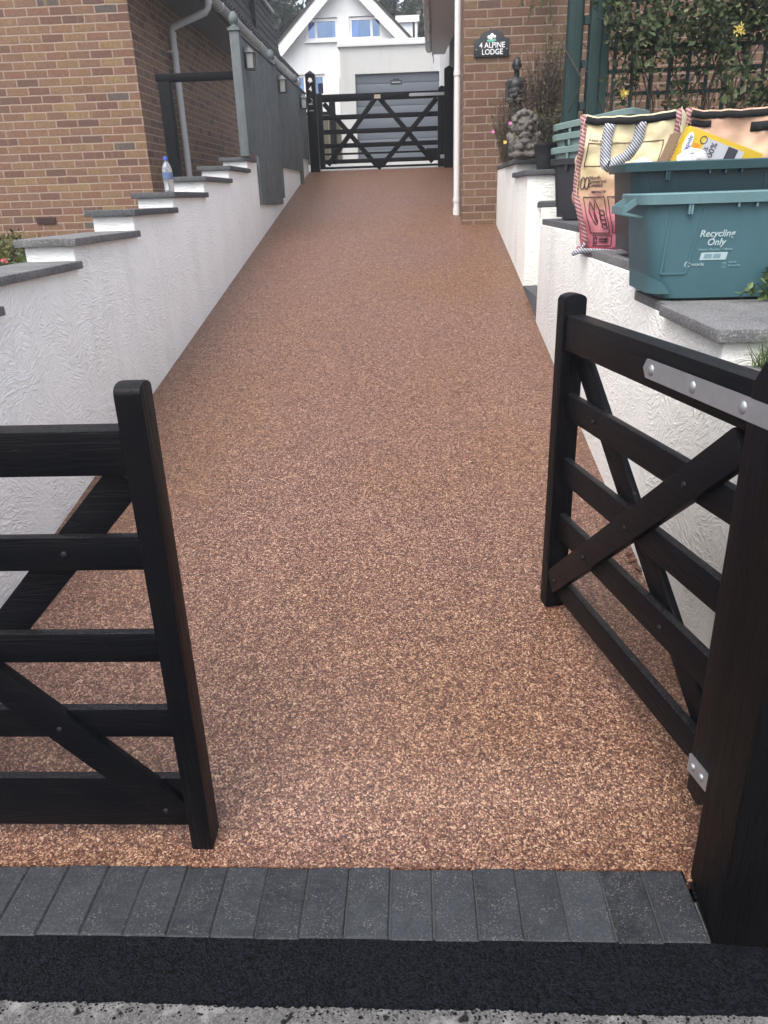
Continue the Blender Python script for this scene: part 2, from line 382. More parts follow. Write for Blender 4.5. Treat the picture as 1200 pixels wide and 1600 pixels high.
def m_bag(name, stops, zlo, zhi):
    nt = NT(name); v = nt.coord(kind='Object'); p = sep(nt, v)
    n = nt.noise(v, 9, 4, 0.6)
    t = nt.math('ADD', nt.math('DIVIDE', nt.math('SUBTRACT', p[2], zlo), zhi-zlo), nt.math('MULTIPLY', nt.math('SUBTRACT', n, 0.5), 0.5))
    c = nt.ramp(t, stops)
    w = nt.node('ShaderNodeTexWave', wave_type='BANDS', bands_direction='Z'); nt.l.new(v, w.inputs[0]); w.inputs['Scale'].default_value = 130; w.inputs['Distortion'].default_value = 0.4
    w2 = nt.node('ShaderNodeTexWave', wave_type='BANDS', bands_direction='X'); nt.l.new(v, w2.inputs[0]); w2.inputs['Scale'].default_value = 130
    wv = nt.math('MULTIPLY', w.outputs['Fac'], w2.outputs['Fac'])
    c = nt.mix(nt.math('MULTIPLY', wv, 0.12), c, (0.95, 0.9, 0.8))
    dirt = nt.ramp(nt.noise(v, 17, 5, 0.75), [(0.5, (0, 0, 0)), (0.75, (1, 1, 1))])
    c = nt.mix(nt.math('MULTIPLY', dirt, 0.22), c, (0.33, 0.24, 0.16))
    return nt.out(c, 0.6, nt.bump(nt.math('ADD', nt.noise(v, 22, 3), nt.math('MULTIPLY', wv, 0.15)), 0.45, 0.01))

def m_glass(name, tint):
    nt = NT(name)
    tr = nt.node('ShaderNodeBsdfTransparent'); tr.inputs[0].default_value = (*tint, 1)
    gl = nt.node('ShaderNodeBsdfGlossy'); gl.inputs['Roughness'].default_value = 0.02; gl.inputs[0].default_value = (0.7, 0.85, 1, 1)
    mx = nt.node('ShaderNodeMixShader'); mx.inputs[0].default_value = 0.22
    nt.l.new(tr.outputs[0], mx.inputs[1]); nt.l.new(gl.outputs[0], mx.inputs[2]); nt.l.new(mx.outputs[0], nt.n['Material Output'].inputs[0])
    return nt.mat

M = {}
M['resin'] = m_resin()
M['tarmac'] = m_tarmac('fresh_tarmac', (0.0005, 0.0006, 0.0010), (0.0070, 0.0082, 0.0125), 0.75, 230)
M['road'] = m_tarmac('old_road', (0.068, 0.066, 0.065), (0.135, 0.132, 0.129), 0.9, 300, True, 0.2)
M['paver'] = m_paver()
M['sand'] = plain('joint_sand', (0.045, 0.043, 0.042), 0.9, 1.0, 300)
M['render'] = m_render('white_masonry_paint', (0.93, 0.928, 0.922), 0.68, (1, 1, 1), 0.10)
M['render_cream'] = m_render('cream_white_masonry_paint', (0.87, 0.857, 0.82), 0.7, (1, 1, 1), 0.16)
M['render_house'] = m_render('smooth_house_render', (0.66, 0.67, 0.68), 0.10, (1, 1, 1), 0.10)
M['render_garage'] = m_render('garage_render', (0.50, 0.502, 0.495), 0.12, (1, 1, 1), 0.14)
M['brick'] = m_brick('multi_stock_brick')
M['brick_r'] = m_brick('brown_stock_brick', 0.35, [(0.0, (0.170, 0.082, 0.053)), (0.2, (0.205, 0.106, 0.064)), (0.42, (0.190, 0.110, 0.065)), (0.6, (0.215, 0.132, 0.072)), (0.78, (0.145, 0.073, 0.051)), (0.88, (0.205, 0.118, 0.077)), (0.97, (0.115, 0.066, 0.055))], 0.62)
M['coping'] = m_concrete('coping_concrete', (0.045, 0.046, 0.049), (0.19, 0.187, 0.185))
M['slate'] = m_concrete('slate_coping', (0.032, 0.034, 0.038), (0.098, 0.101, 0.106), 0.4)
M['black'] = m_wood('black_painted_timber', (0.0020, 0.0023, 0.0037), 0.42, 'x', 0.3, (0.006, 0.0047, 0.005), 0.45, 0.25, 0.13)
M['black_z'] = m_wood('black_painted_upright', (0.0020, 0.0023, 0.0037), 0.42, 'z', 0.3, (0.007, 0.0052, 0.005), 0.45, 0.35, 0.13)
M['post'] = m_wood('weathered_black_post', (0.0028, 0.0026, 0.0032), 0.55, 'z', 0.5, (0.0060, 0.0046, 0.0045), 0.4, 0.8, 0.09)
M['bolt'] = plain('black_bolt', (0.004, 0.004, 0.005), 0.6, 0.2, 60, Specular_IOR_Level=0.3)
M['steel'] = plain('galvanised_steel', (0.34, 0.35, 0.37), 0.42, 0.18, 40, 0.1, Metallic=0.75)
M['fence'] = m_wood('grey_green_fence_stain', (0.130, 0.148, 0.155), 0.7, 'z', 0.35, (0.045, 0.058, 0.058), 0, 0.5)
M['fence_post'] = m_wood('grey_green_post_stain', (0.120, 0.136, 0.142), 0.65, 'z', 0.3, (0.04, 0.055, 0.055), 0, 0.5)
M['pvc'] = plain('white_plastic', (0.72, 0.70, 0.70), 0.35, 0.06, 5)
M['pvc_grey'] = plain('grey_plastic', (0.46, 0.45, 0.46), 0.45, 0.15, 7)
M['pvc_dirty'] = plain('aged_gutter_plastic', (0.30, 0.295, 0.30), 0.5, 0.2, 9)
M['soffit'] = plain('dark_soffit', (0.12, 0.115, 0.12), 0.6, 0.2, 5)
M['soffit_r'] = plain('grey_soffit', (0.50, 0.49, 0.50), 0.6, 0.1, 5)
M['clad'] = m_wood('dark_cladding', (0.018, 0.016, 0.017), 0.65, 'y', 0.2, (0.028, 0.024, 0.024), 0, 0.5)
M['tile'] = plain('dark_roof_tile', (0.035, 0.033, 0.035), 0.8, 0.4, 14, 0.3)
M['teal'] = plain('teal_plastic', (0.046, 0.113, 0.134), 0.55, 0.26, 4.5, 0.06)
M['teal_rim'] = plain('faded_teal_plastic', (0.105, 0.195, 0.210), 0.55, 0.22, 8, 0.06)
M['dkgreen'] = plain('dark_green_plastic', (0.009, 0.030, 0.037), 0.38, 0.18, 6, 0.06)
M['dkgreen_rim'] = plain('dark_green_plastic_rim', (0.019, 0.056, 0.064), 0.42, 0.18, 6, 0.06)
M['sage'] = plain('faded_sage_plastic', (0.135, 0.20, 0.19), 0.55, 0.2, 7, 0.05)
M['slatebox'] = plain('black_plastic', (0.017, 0.018, 0.022), 0.5, 0.15, 6)
M['print'] = plain('pale_print', (0.36, 0.46, 0.48), 0.5, 0.1, 90)
M['print_faint'] = plain('worn_pale_print', (0.20, 0.34, 0.37), 0.5, 0.35, 200)
M['label'] = plain('worn_label', (0.33, 0.42, 0.44), 0.55, 0.2, 60)
M['smear'] = plain('smeared_ink', (0.15, 0.24, 0.27), 0.6, 0.35, 60)
M['ink'] = plain('brown_ink', (0.07, 0.03, 0.035), 0.7, 0.25, 60)
M['bag'] = m_bag('woven_bag_fabric', [(0.0, (0.46, 0.10, 0.16)), (0.26, (0.52, 0.165, 0.20)), (0.46, (0.56, 0.33, 0.215)), (0.64, (0.60, 0.48, 0.265)), (1.0, (0.64, 0.575, 0.36))], 0.0, 0.55)
M['bag2'] = m_bag('peach_bag_fabric', [(0.0, (0.50, 0.24, 0.16)), (0.6, (0.55, 0.38, 0.22)), (1.0, (0.56, 0.34, 0.24))], 0.0, 0.55)
M['hem'] = m_stripes('overlock_stitch', (0.46, 0.31, 0.29), (0.22, 0.075, 0.095), 'z', 62, 0.5, 0.40)
M['web'] = m_stripes('striped_webbing', (0.52, 0.53, 0.56), (0.035, 0.045, 0.085), 'x', 75, 0.9, 0.5)
M['velcro'] = plain('black_velcro', (0.008, 0.009, 0.011), 0.95, 0.3, 40, 0.3)
M['yellow'] = plain('yellow_card', (0.50, 0.34, 0.010), 0.4, 0.10, 10)
M['card'] = plain('brown_card', (0.22, 0.14, 0.08), 0.8, 0.2, 20)
M['greylabel'] = plain('grey_print', (0.42, 0.43, 0.46), 0.5, 0.1, 30)
M['darkprint'] = plain('dark_print', (0.03, 0.03, 0.045), 0.5, 0.2, 30)
M['white'] = plain('white_print', (0.78, 0.78, 0.78), 0.4, 0.04, 30)
M['orange'] = plain('orange_print', (0.62, 0.22, 0.01), 0.4, 0.1, 10)
M['bluep'] = plain('blue_print', (0.04, 0.08, 0.28), 0.4, 0.1, 10)
M['foil'] = plain('crumpled_film', (0.55, 0.55, 0.56), 0.3, 0.15, 20)
M['plaque'] = plain('black_slate_plaque', (0.018, 0.020, 0.024), 0.45, 0.2, 30)
M['mint'] = plain('pale_green_paint', (0.12, 0.42, 0.30), 0.5, 0.2, 60)
M['stone'] = m_concrete('weathered_cast_stone', (0.045, 0.041, 0.037), (0.155, 0.141, 0.126), 0.8)
M['bronze'] = plain('dark_bronze', (0.014, 0.015, 0.015), 0.5, 0.4, 18, 0.2)
M['potgreen'] = plain('green_glazed_pot', (0.035, 0.055, 0.045), 0.3, 0.3, 10)
M['potblack'] = plain('black_pot', (0.012, 0.014, 0.016), 0.5, 0.2, 10)
M['trellis'] = m_wood('dark_green_stain', (0.014, 0.034, 0.034), 0.6, 'z', 0.25, (0.02, 0.045, 0.04), 0, 0.4)
M['hedge'] = m_leaf('climber_leaves', [(0, (0.013, 0.024, 0.012)), (0.35, (0.034, 0.054, 0.020)), (0.7, (0.072, 0.098, 0.034)), (0.92, (0.12, 0.140, 0.058)), (1, (0.17, 0.18, 0.11))], 0.78)
M['shrub'] = m_leaf('olive_shrub_leaves', [(0, (0.030, 0.036, 0.012)), (0.5, (0.085, 0.090, 0.022)), (0.85, (0.16, 0.15, 0.034)), (1, (0.22, 0.20, 0.07))])
M['fern'] = m_leaf('weed_leaves', [(0, (0.03, 0.055, 0.018)), (0.5, (0.075, 0.12, 0.035)), (1, (0.17, 0.22, 0.08))])
M['dry'] = m_leaf('dry_stems', [(0, (0.045, 0.033, 0.024)), (0.5, (0.105, 0.072, 0.055)), (1, (0.20, 0.155, 0.125))], 0.7)
M['darkdry'] = m_leaf('dark_heather', [(0, (0.014, 0.016, 0.012)), (0.6, (0.035, 0.034, 0.024)), (1, (0.075, 0.065, 0.045))], 0.7)
M['rust'] = m_leaf('rusty_dead_leaves', [(0, (0.06, 0.028, 0.014)), (0.6, (0.145, 0.066, 0.033)), (1, (0.20, 0.11, 0.05))], 0.7)
M['petal_y'] = m_leaf('yellow_petals', [(0, (0.55, 0.40, 0.05)), (1, (0.78, 0.66, 0.20))])
M['petal_p'] = m_leaf('pink_petals', [(0, (0.50, 0.07, 0.28)), (1, (0.66, 0.20, 0.46))])
M['petal_r'] = m_leaf('red_petals', [(0, (0.42, 0.02, 0.04)), (1, (0.62, 0.12, 0.16))])
M['conifer'] = m_leaf('conifer_foliage', [(0, (0.012, 0.022, 0.017)), (0.5, (0.026, 0.045, 0.030)), (1, (0.060, 0.085, 0.048))], 0.7)
M['broad'] = m_leaf('broadleaf_foliage', [(0, (0.02, 0.032, 0.015)), (0.5, (0.05, 0.070, 0.028)), (1, (0.11, 0.125, 0.05))], 0.7)
M['bark'] = plain('bark', (0.055, 0.042, 0.032), 0.9, 0.4, 14, 0.6)
M['stem'] = plain('twig', (0.06, 0.045, 0.028), 0.85, 0.3, 30)
M['soil'] = plain('garden_soil', (0.055, 0.042, 0.030), 0.95, 0.5, 9, 0.8)
M['forecourt'] = m_concrete('pale_concrete', (0.26, 0.25, 0.24), (0.40, 0.39, 0.37))
M['door'] = plain('grey_garage_door', (0.105, 0.120, 0.142), 0.45, 0.06, 3)
M['timber'] = m_wood('weathered_boards', (0.15, 0.14, 0.095), 0.8, 'z', 0.3, (0.09, 0.085, 0.06), 0, 0.5)
M['glass'] = m_glass('window_glass', (0.42, 0.66, 0.98))  # tint carries the blue of the reflected sky
M['sky_reflection_room'] = plain('painted_sky_reflection', (0.075, 0.20, 0.52), 0.9, 0.15, 2)  # sky reflection's blue painted onto the room surfaces behind the panes
M['curtain'] = plain('white_curtain', (0.72, 0.76, 0.80), 0.9, 0.08, 8)
M['lampglass'] = plain('frosted_lamp_glass', (0.40, 0.40, 0.38), 0.3, 0.2, 30)
M['lampbody'] = plain('dark_lamp_metal', (0.035, 0.037, 0.04), 0.4, 0.2, 30)
M['terracotta'] = plain('dark_vent', (0.05, 0.022, 0.020), 0.8, 0.2, 20)
def m_bottle():
    nt = NT('clear_bottle_plastic')
    return nt.out((0.86, 0.92, 0.97), 0.06, None, Transmission_Weight=0.85, IOR=1.25)
M['pet'] = m_bottle()
M['cap'] = plain('blue_cap', (0.035, 0.055, 0.36), 0.4, 0.1, 10)
M['blabel'] = plain('blue_bottle_label', (0.09, 0.14, 0.25), 0.4, 0.5, 60)

# ------------------------------------------------------------------ light and sky
SUN_EL, SUN_AZ = R(58), R(206)          # azimuth clockwise from +Y: behind the camera, from the left
W = scene.world; W.use_nodes = True; wn = W.node_tree
sky = wn.nodes.new('ShaderNodeTexSky'); sky.sky_type = 'NISHITA'; sky.sun_disc = False
sky.sun_elevation = SUN_EL; sky.sun_rotation = SUN_AZ; sky.air_density = 1.2; sky.dust_density = 4.0; sky.ozone_density = 1.0
bg = wn.nodes['Background']; bg.inputs[1].default_value = 0.15
hs = wn.nodes.new('ShaderNodeHueSaturation'); hs.inputs['Saturation'].default_value = 0.55
wn.links.new(sky.outputs[0], hs.inputs['Color']); wn.links.new(hs.outputs[0], bg.inputs[0])
sd = bpy.data.lights.new('sun', 'SUN'); so = bpy.data.objects.new('sun', sd); COL.objects.link(so)
sd.energy = 0.62; sd.angle = R(50); sd.color = (1.0, 0.96, 0.90)
to_sun = Vector((sin(SUN_AZ)*cos(SUN_EL), cos(SUN_AZ)*cos(SUN_EL), sin(SUN_EL)))
so.rotation_euler = to_sun.to_track_quat('Z', 'Y').to_euler()
so.location = to_sun*60
vs_ = scene.view_settings; vs_.view_transform = 'Standard'; vs_.look = 'None'; vs_.gamma = 1.0; vs_.use_curve_mapping = False
vs_.exposure = 1.56

# ------------------------------------------------------------------ ground, road, drive
S, Y0 = 0.178, 1.32
def gz(y):
    if y <= 1.386: return 0.0
    if y < 1.66: t = (y-1.386)/0.274; return S*0.34*t*t      # eases into the slope
    if y < 12.3: return S*(y-Y0)
    return S*(12.3-Y0) + (y-12.3)*0.055
def terrain(x, y):
    if y < 1.3: return -0.07 if y > -6 else -0.07
    if -1.68 < x < 1.01 and y < 20: return gz(y) - 0.09
    if y < 20 and x > 0:
        return 1.12 if y < 3 else 1.22 if y < 4.2 else 1.32 if y < 5.4 else 1.42 if y < 6.2 else 1.66 if y < 12 else 2.3
    if y < 20: return 1.0 if y < 3.5 else 1.2 if y < 17 else 2.3
    return 2.38 + max(0, y-30)*0.30
def uniq(l): return sorted(set(round(t, 4) for t in l))
xs = uniq([-300, -120, -60, -30, -14, -6, -3, -1.78, -1.70, -1.6, -0.8, 0, 0.86, 1.0, 1.05, 2, 4, 8, 16, 30, 60, 120, 300])
ys = uniq([-300, -100, -40, -12, -4, 0, 1.0, 1.28, 1.40, 2.2, 2.98, 3.04, 3.48, 3.54, 4.18, 4.24, 5.38, 5.44, 6.18, 6.24, 7.5, 8.98, 9.05, 11.9, 12.1, 14, 16, 18, 20.2, 22, 26, 30, 36, 44, 56, 80, 120, 300])
g = MB(); nx = len(xs)
g.add([(x, y, min(terrain(x, y), 22)) for y in ys for x in xs],
      [(j*nx+i, j*nx+i+1, (j+1)*nx+i+1, (j+1)*nx+i) for j in range(len(ys)-1) for i in range(nx-1)])
tag(g.build('ground', M['soil'], normals=False), kind='structure')

d = MB(); dys = uniq([1.40, 1.43, 1.46, 1.5, 1.56, 1.62, 1.7] + [1.9+0.4*i for i in range(27)])
def edge_y(x, y0): return y0 + 0.0035*mnoise.noise((x*30, 2, 0)) + 0.0030*mnoise.noise((x*110, 5, 0))
for xa_, xb2, y0 in ((-1.60, 0.645, 1.383), (0.645, 0.90, 1.350)):
    n = int((xb2-xa_)/0.007)+1; col = [xa_+(xb2-xa_)*i/(n-1) for i in range(n)]
    d.add([(x, edge_y(x, y0), -0.02) for x in col] + [(x, edge_y(x, y0), 0.0075) for x in col] + [(x, 1.400, gz(1.400)+0.0075) for x in col], [(j*n+i, j*n+i+1, (j+1)*n+i+1, (j+1)*n+i) for j in range(2) for i in range(n-1)])
col = [-1.60, -1.2, -0.6, 0, 0.4, 0.645, 0.90]; n = len(col)
d.add([(x, y, gz(y) + 0.0075) for y in dys for x in col], [(j*n+i, j*n+i+1, (j+1)*n+i+1, (j+1)*n+i) for j in range(len(dys)-1) for i in range(n-1)])
tag(d.build('driveway', M['resin'], normals=False), kind='structure')
f = MB(); f.add([(-3.2, 12.33, gz(12.33)+0.006), (1.6, 12.33, gz(12.33)+0.006), (1.6, 21.2, gz(21.2)+0.006), (-3.2, 21.2, gz(21.2)+0.006)], [(0, 1, 2, 3)])
tag(f.build('forecourt', M['forecourt'], normals=False), kind='structure')

k = MB(); k.rnd = []
x = 0.645; rk = random.Random(3)
while x > -1.72:
    w = 0.1005; zt = 0.006 + rk.uniform(-0.0015, 0.0015); dy = rk.uniform(-0.003, 0.003); r = rk.random()
    c = 0.004; x0, x1, y0, y1 = x-w, x, 1.187+dy, 1.384+dy; tl = rk.uniform(-0.002, 0.002)
    vs = [(x0, y0, -0.06), (x1, y0, -0.06), (x1, y1, -0.06), (x0, y1, -0.06), (x0, y0, zt-c), (x1, y0, zt-c), (x1, y1, zt-c), (x0, y1, zt-c),
          (x0+c, y0+c, zt), (x1-c, y0+c, zt+tl), (x1-c, y1-c, zt+tl), (x0+c, y1-c, zt)]
    fs = [(0, 1, 5, 4), (1, 2, 6, 5), (2, 3, 7, 6), (3, 0, 4, 7), (4, 5, 9, 8), (5, 6, 10, 9), (6, 7, 11, 10), (7, 4, 8, 11), (8, 9, 10, 11)]
    k.add(vs, fs); k.rnd += [r]*len(fs); x -= 0.1036
k.cur = 1; k.add([(-1.75, 1.190, 0.0015), (0.643, 1.190, 0.0015), (0.643, 1.381, 0.0015), (-1.75, 1.381, 0.0015)], [(0, 1, 2, 3)]); k.rnd.append(0.5)
tag(k.build('kerb', [M['paver'], M['sand']], normals=False), kind='structure')

t = MB(); rt = random.Random(11); N_ = 1100; top, edge = [], []
for i in range(N_+1):
    xx = -2.6 + 5.2*i/N_
    e = 1.036 - 0.006*xx + 0.006*mnoise.noise((xx*4, 1, 0)) + 0.004*mnoise.noise((xx*19, 4, 0)) + 0.005*mnoise.noise((xx*95, 9, 0)) + 0.004*mnoise.noise((xx*210, 3, 0))
    yt = 1.188 if xx < 0.648 else 1.44
    top.append((xx, yt, 0.0035)); edge.append((xx, e, 0.0015))
t.add(top+edge, [(i, N_+1+i, N_+2+i, i+1) for i in range(N_)])
t.add([(e[0], e[1], e[2]) for e in edge] + [(e[0], e[1]-0.003, -0.006) for e in edge], [(i, N_+1+i, N_+2+i, i+1) for i in range(N_)])
for i in range(620):
    xx = rt.uniform(-1.2, 1.0); yy = 1.036 - 0.006*xx - abs(rt.gauss(0, 0.016)); rr = rt.uniform(0.0006, 0.0026) * (1.6 if rt.random() < 0.06 else 1)
    n_ = 6; t.add([(xx+rr*1.3*cos(2*pi*q/n_)*rt.uniform(.7, 1.2), yy+rr*sin(2*pi*q/n_)*rt.uniform(.7, 1.2), -0.002) for q in range(n_)] + [(xx, yy, -0.002+rr*0.7)], [(q, (q+1) % n_, n_) for q in range(n_)])
tag(t.build('tarmac_strip', M['tarmac'], normals=False), kind='structure')
r_ = MB(); r_.add([(-40, -7, -0.03), (40, -7, -0.03), (40, 0.4, -0.006), (40, 1.3, -0.004), (-40, 1.3, -0.004), (-40, 0.4, -0.006)], [(0, 1, 2, 5), (5, 2, 3, 4)])
tag(r_.build('road', M['road'], normals=False), kind='structure')

# ------------------------------------------------------------------ left boundary wall with stepped copings
XL = -1.56; XB = -1.79
wl = thing('garden_wall', 'long white rendered wall with stepped grey copings climbing beside the drive opposite the recycling boxes', 'wall', (XL-0.1, 4.5, 0))
steps = [(1.42, 2.05, 1.135), (2.05, 2.80, 1.240), (2.80, 3.56, 1.343), (3.56, 4.40, 1.442), (4.40, 5.18, 1.552), (5.18, 6.01, 1.645), (6.01, 6.87, 1.756), (6.87, 7.69, 1.857), (7.69, 8.04, 1.958)]
prof = [(1.42, -0.1)]
for y0, y1, z in steps: prof += [(y0, z-0.034), (y1, z-0.034)]
prof += [(8.04, 1.94), (11.18, 1.94), (11.18, 2.115), (12.22, 2.125), (12.22, 1.2), (8, 0.6), (3, 0.0)]
b = MB(); b.prism(prof, 'x', XB, XL); bo = b.build('wall_body', M['render'], wl, bevel=0.006)
for y0, y1, z in steps:
    c = MB(); c.box(XB-0.03, XL+0.03, y0-0.035, y1+(0.0 if y1 > 8 else 0.005), z-0.034, z)
    c.build('coping', M['coping'] if y0 < 4 else M['slate'], wl, bevel=0.005)

# ------------------------------------------------------------------ right boundary wall
wr = thing('garden_wall', 'cream white rendered wall beside the drive carrying the recycling boxes and the stone bust', 'wall', (0.95, 4.5, 0))
b = MB()
b.prism([(1.40, -0.1), (1.40, 1.075), (2.11, 1.075), (2.11, 1.175), (3.02, 1.175), (3.02, 1.268), (4.2, 1.268), (4.2, 1.37), (5.39, 1.37), (5.39, 1.0), (5.39, 0.3), (3, 0.0)], 'x', 0.851, 1.06)
b.prism([(0.851, 5.392), (0.985, 6.20), (1.06, 6.20), (1.06, 5.392)], 'z', 0.2, 1.475)
b.build('wall_body', M['render_cream'], wr, bevel=0.006)
b = MB(); b.prism([(6.2, 0.5), (6.2, 1.69), (6.97, 1.69), (6.97, 1.795), (8.44, 1.795), (8.44, 0.5)], 'x', 0.868, 1.10)
b.build('upper_wall_body', M['render_cream'], wr, bevel=0.006)
b = MB(); b.prism([(0.864, 6.196), (0.864, 5.40), (0.978, 6.196)], 'z', 0.3, 0.89); b.build('ledge', M['slate'], wr, bevel=0.004)
for y0, y1, z, x0, x1 in ((1.44, 2.10, 1.11, 0.82, 1.16), (2.11, 2.60, 1.212, 0.82, 1.75), (2.634, 3.03, 1.208, 0.853, 1.75), (3.064, 4.2, 1.304, 0.862, 1.60), (4.234, 5.40, 1.405, 0.862, 1.5), (6.2, 6.97, 1.727, 0.84, 1.20), (6.97, 7.73, 1.832, 0.84, 1.16), (7.73, 8.42, 1.832, 0.86, 1.10)):
    c = MB(); c.box(x0, x1, y0-0.03, y1, z-0.036, z); c.build('coping', M['coping'] if y0 < 4 else M['slate'], wr, bevel=0.005)
c = MB(); c.prism([(0.826, 5.405), (0.958, 6.196), (1.10, 6.196), (1.10, 5.405)], 'z', 1.475, 1.51); c.build('coping', M['slate'], wr, bevel=0.004)
c = MB(); c.box(1.06, 1.75, 2.12, 2.30, 0.9, 1.174); c.build('return_wall', M['render_cream'], wr, bevel=0.006)

# ------------------------------------------------------------------ gates
def bolt_at(mb, x, y, z, r=0.011):
    mb.ball((x, y, z), (r, r*0.6, r), 10, 6)
def gate_leaf(name, label, loc, rz, m, zs, zb, zt, L=1.03, group=None, strap=True):
    """hinge at local x=0, free stile at x=m*L, outer face towards local -y; zs: (bottom, top) of each rail from the top down"""
    g = thing(name, label, 'gate', loc, rz, group)
    def bx(x0, x1, *a): return (min(m*x0, m*x1), max(m*x0, m*x1), *a)
    tr = zs[0]
    s = MB(); w = 0.056
    pr = [(-0.037, zb), (0.037, zb), (0.037, zt-0.016)] + [(0.037*cos(a)*0.97, zt-0.016+0.016*sin(a)) for a in (0.5, 1.0, 1.57, 2.1, 2.6)] + [(-0.037, zt-0.018)]
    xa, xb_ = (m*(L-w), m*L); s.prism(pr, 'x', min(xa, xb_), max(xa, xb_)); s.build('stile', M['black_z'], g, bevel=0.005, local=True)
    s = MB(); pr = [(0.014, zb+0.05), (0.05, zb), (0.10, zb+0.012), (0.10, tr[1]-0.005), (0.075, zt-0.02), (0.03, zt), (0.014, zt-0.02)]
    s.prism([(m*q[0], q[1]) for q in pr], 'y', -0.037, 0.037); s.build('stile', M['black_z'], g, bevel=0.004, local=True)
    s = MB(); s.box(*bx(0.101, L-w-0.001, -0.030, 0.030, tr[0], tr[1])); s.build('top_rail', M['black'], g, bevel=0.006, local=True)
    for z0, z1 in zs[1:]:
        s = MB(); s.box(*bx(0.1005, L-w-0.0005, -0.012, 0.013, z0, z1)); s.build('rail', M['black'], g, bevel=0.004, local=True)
    # braces: front one rises from the foot of the free stile to the head of the hanging stile, back one crosses it
    lo, hi = zs[-1][0]+0.052, tr[0]
    def brace(p, q, y0, y1):
        (xa, za), (xb2, zb2) = p, q; d = Vector((xb2-xa, 0, zb2-za)).normalized(); nrm = Vector((-d.z, 0, d.x))*0.041
        a_ = Vector((xa, 0, za)); b_ = Vector((xb2, 0, zb2))
        pts = [a_+nrm, a_-nrm, b_-nrm, b_+nrm]
        mb = MB(); mb.prism([(m*v.x, v.z) for v in pts], 'y', y0, y1); return mb
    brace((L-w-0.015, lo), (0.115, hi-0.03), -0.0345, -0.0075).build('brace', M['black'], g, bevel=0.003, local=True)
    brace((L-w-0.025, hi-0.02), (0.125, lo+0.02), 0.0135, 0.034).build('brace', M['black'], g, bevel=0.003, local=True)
    bl = []
    for z0, z1 in zs[1:]:
        zc = (z0+z1)/2; t_ = (zc-lo)/(hi-0.03-lo)
        if 0.1 <= t_ <= 1: bl.append((m*((L-w-0.015)+(0.115-(L-w-0.015))*t_), -0.0345, zc))
        t_ = (hi-0.02-zc)/(hi-0.04-lo)
        if 0 < t_ < 1: bl.append((m*((L-w-0.025)+(0.125-(L-w-0.025))*t_), -0.013, zc))
    bl.append((m*(L-w-0.05), -0.0345, lo+0.02))
    for q in bl:
        bo = MB(); bolt_at(bo, *q, 0.0085); bo.build('bolt', M['bolt'], g, smooth=60, local=True)
    if strap:
        zc = (tr[0]+tr[1])/2 - 0.004; h = 0.023
        s = MB(); s.prism([(m*q[0], q[1]) for q in ((0.0, zc-h), (0.50, zc-h), (0.515, zc), (0.50, zc+h), (0.0, zc+h))], 'y', -0.0385, -0.0335)
        for xx in (0.475, 0.295, 0.115): s.ball((m*xx, -0.0385, zc), (0.012, 0.006, 0.014), 10, 6)
        s.build('hinge_strap', M['steel'], g, smooth=40, local=True)
        s = MB(); zc = zb+0.095; s.box(*bx(0.012, 0.10, -0.043, -0.0375, zc-0.024, zc+0.024))
        for xx in (0.080, 0.045): s.ball((m*xx, -0.0435, zc), (0.010, 0.006, 0.010), 10, 6)
        s.build('hinge_plate', M['steel'], g, smooth=40, local=True)
    return g
gl = gate_leaf('driveway_gate', 'black timber gate leaf in the left foreground standing across the drive behind the kerb', (-1.577, 1.470, 0), 0.0, 1,
     [(1.050, 1.149), (0.820, 0.902), (0.576, 0.655), (0.356, 0.440), (0.068, 0.226)], 0.008, 1.244)
gr = gate_leaf('driveway_gate', 'black timber gate leaf swung open against the right wall on a long steel hinge strap', (0.7097, 1.361, 0), R(-90+12.4), -1,
     [(1.116, 1.222), (0.898, 0.978), (0.680, 0.762), (0.474, 0.562), (0.256, 0.340)], 0.196, 1.283, 1.075)
p = thing('gate_post', 'thick weathered black timber gate post at the right end of the kerb', 'post', (0.745, 1.275, 0), R(-4))
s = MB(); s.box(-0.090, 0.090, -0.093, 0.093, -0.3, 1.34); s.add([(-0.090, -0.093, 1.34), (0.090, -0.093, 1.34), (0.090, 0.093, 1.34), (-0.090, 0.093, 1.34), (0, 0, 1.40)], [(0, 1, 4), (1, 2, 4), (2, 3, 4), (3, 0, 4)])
s.build('post_shaft', M['post'], p, bevel=0.006, local=True, weld=0.0005)

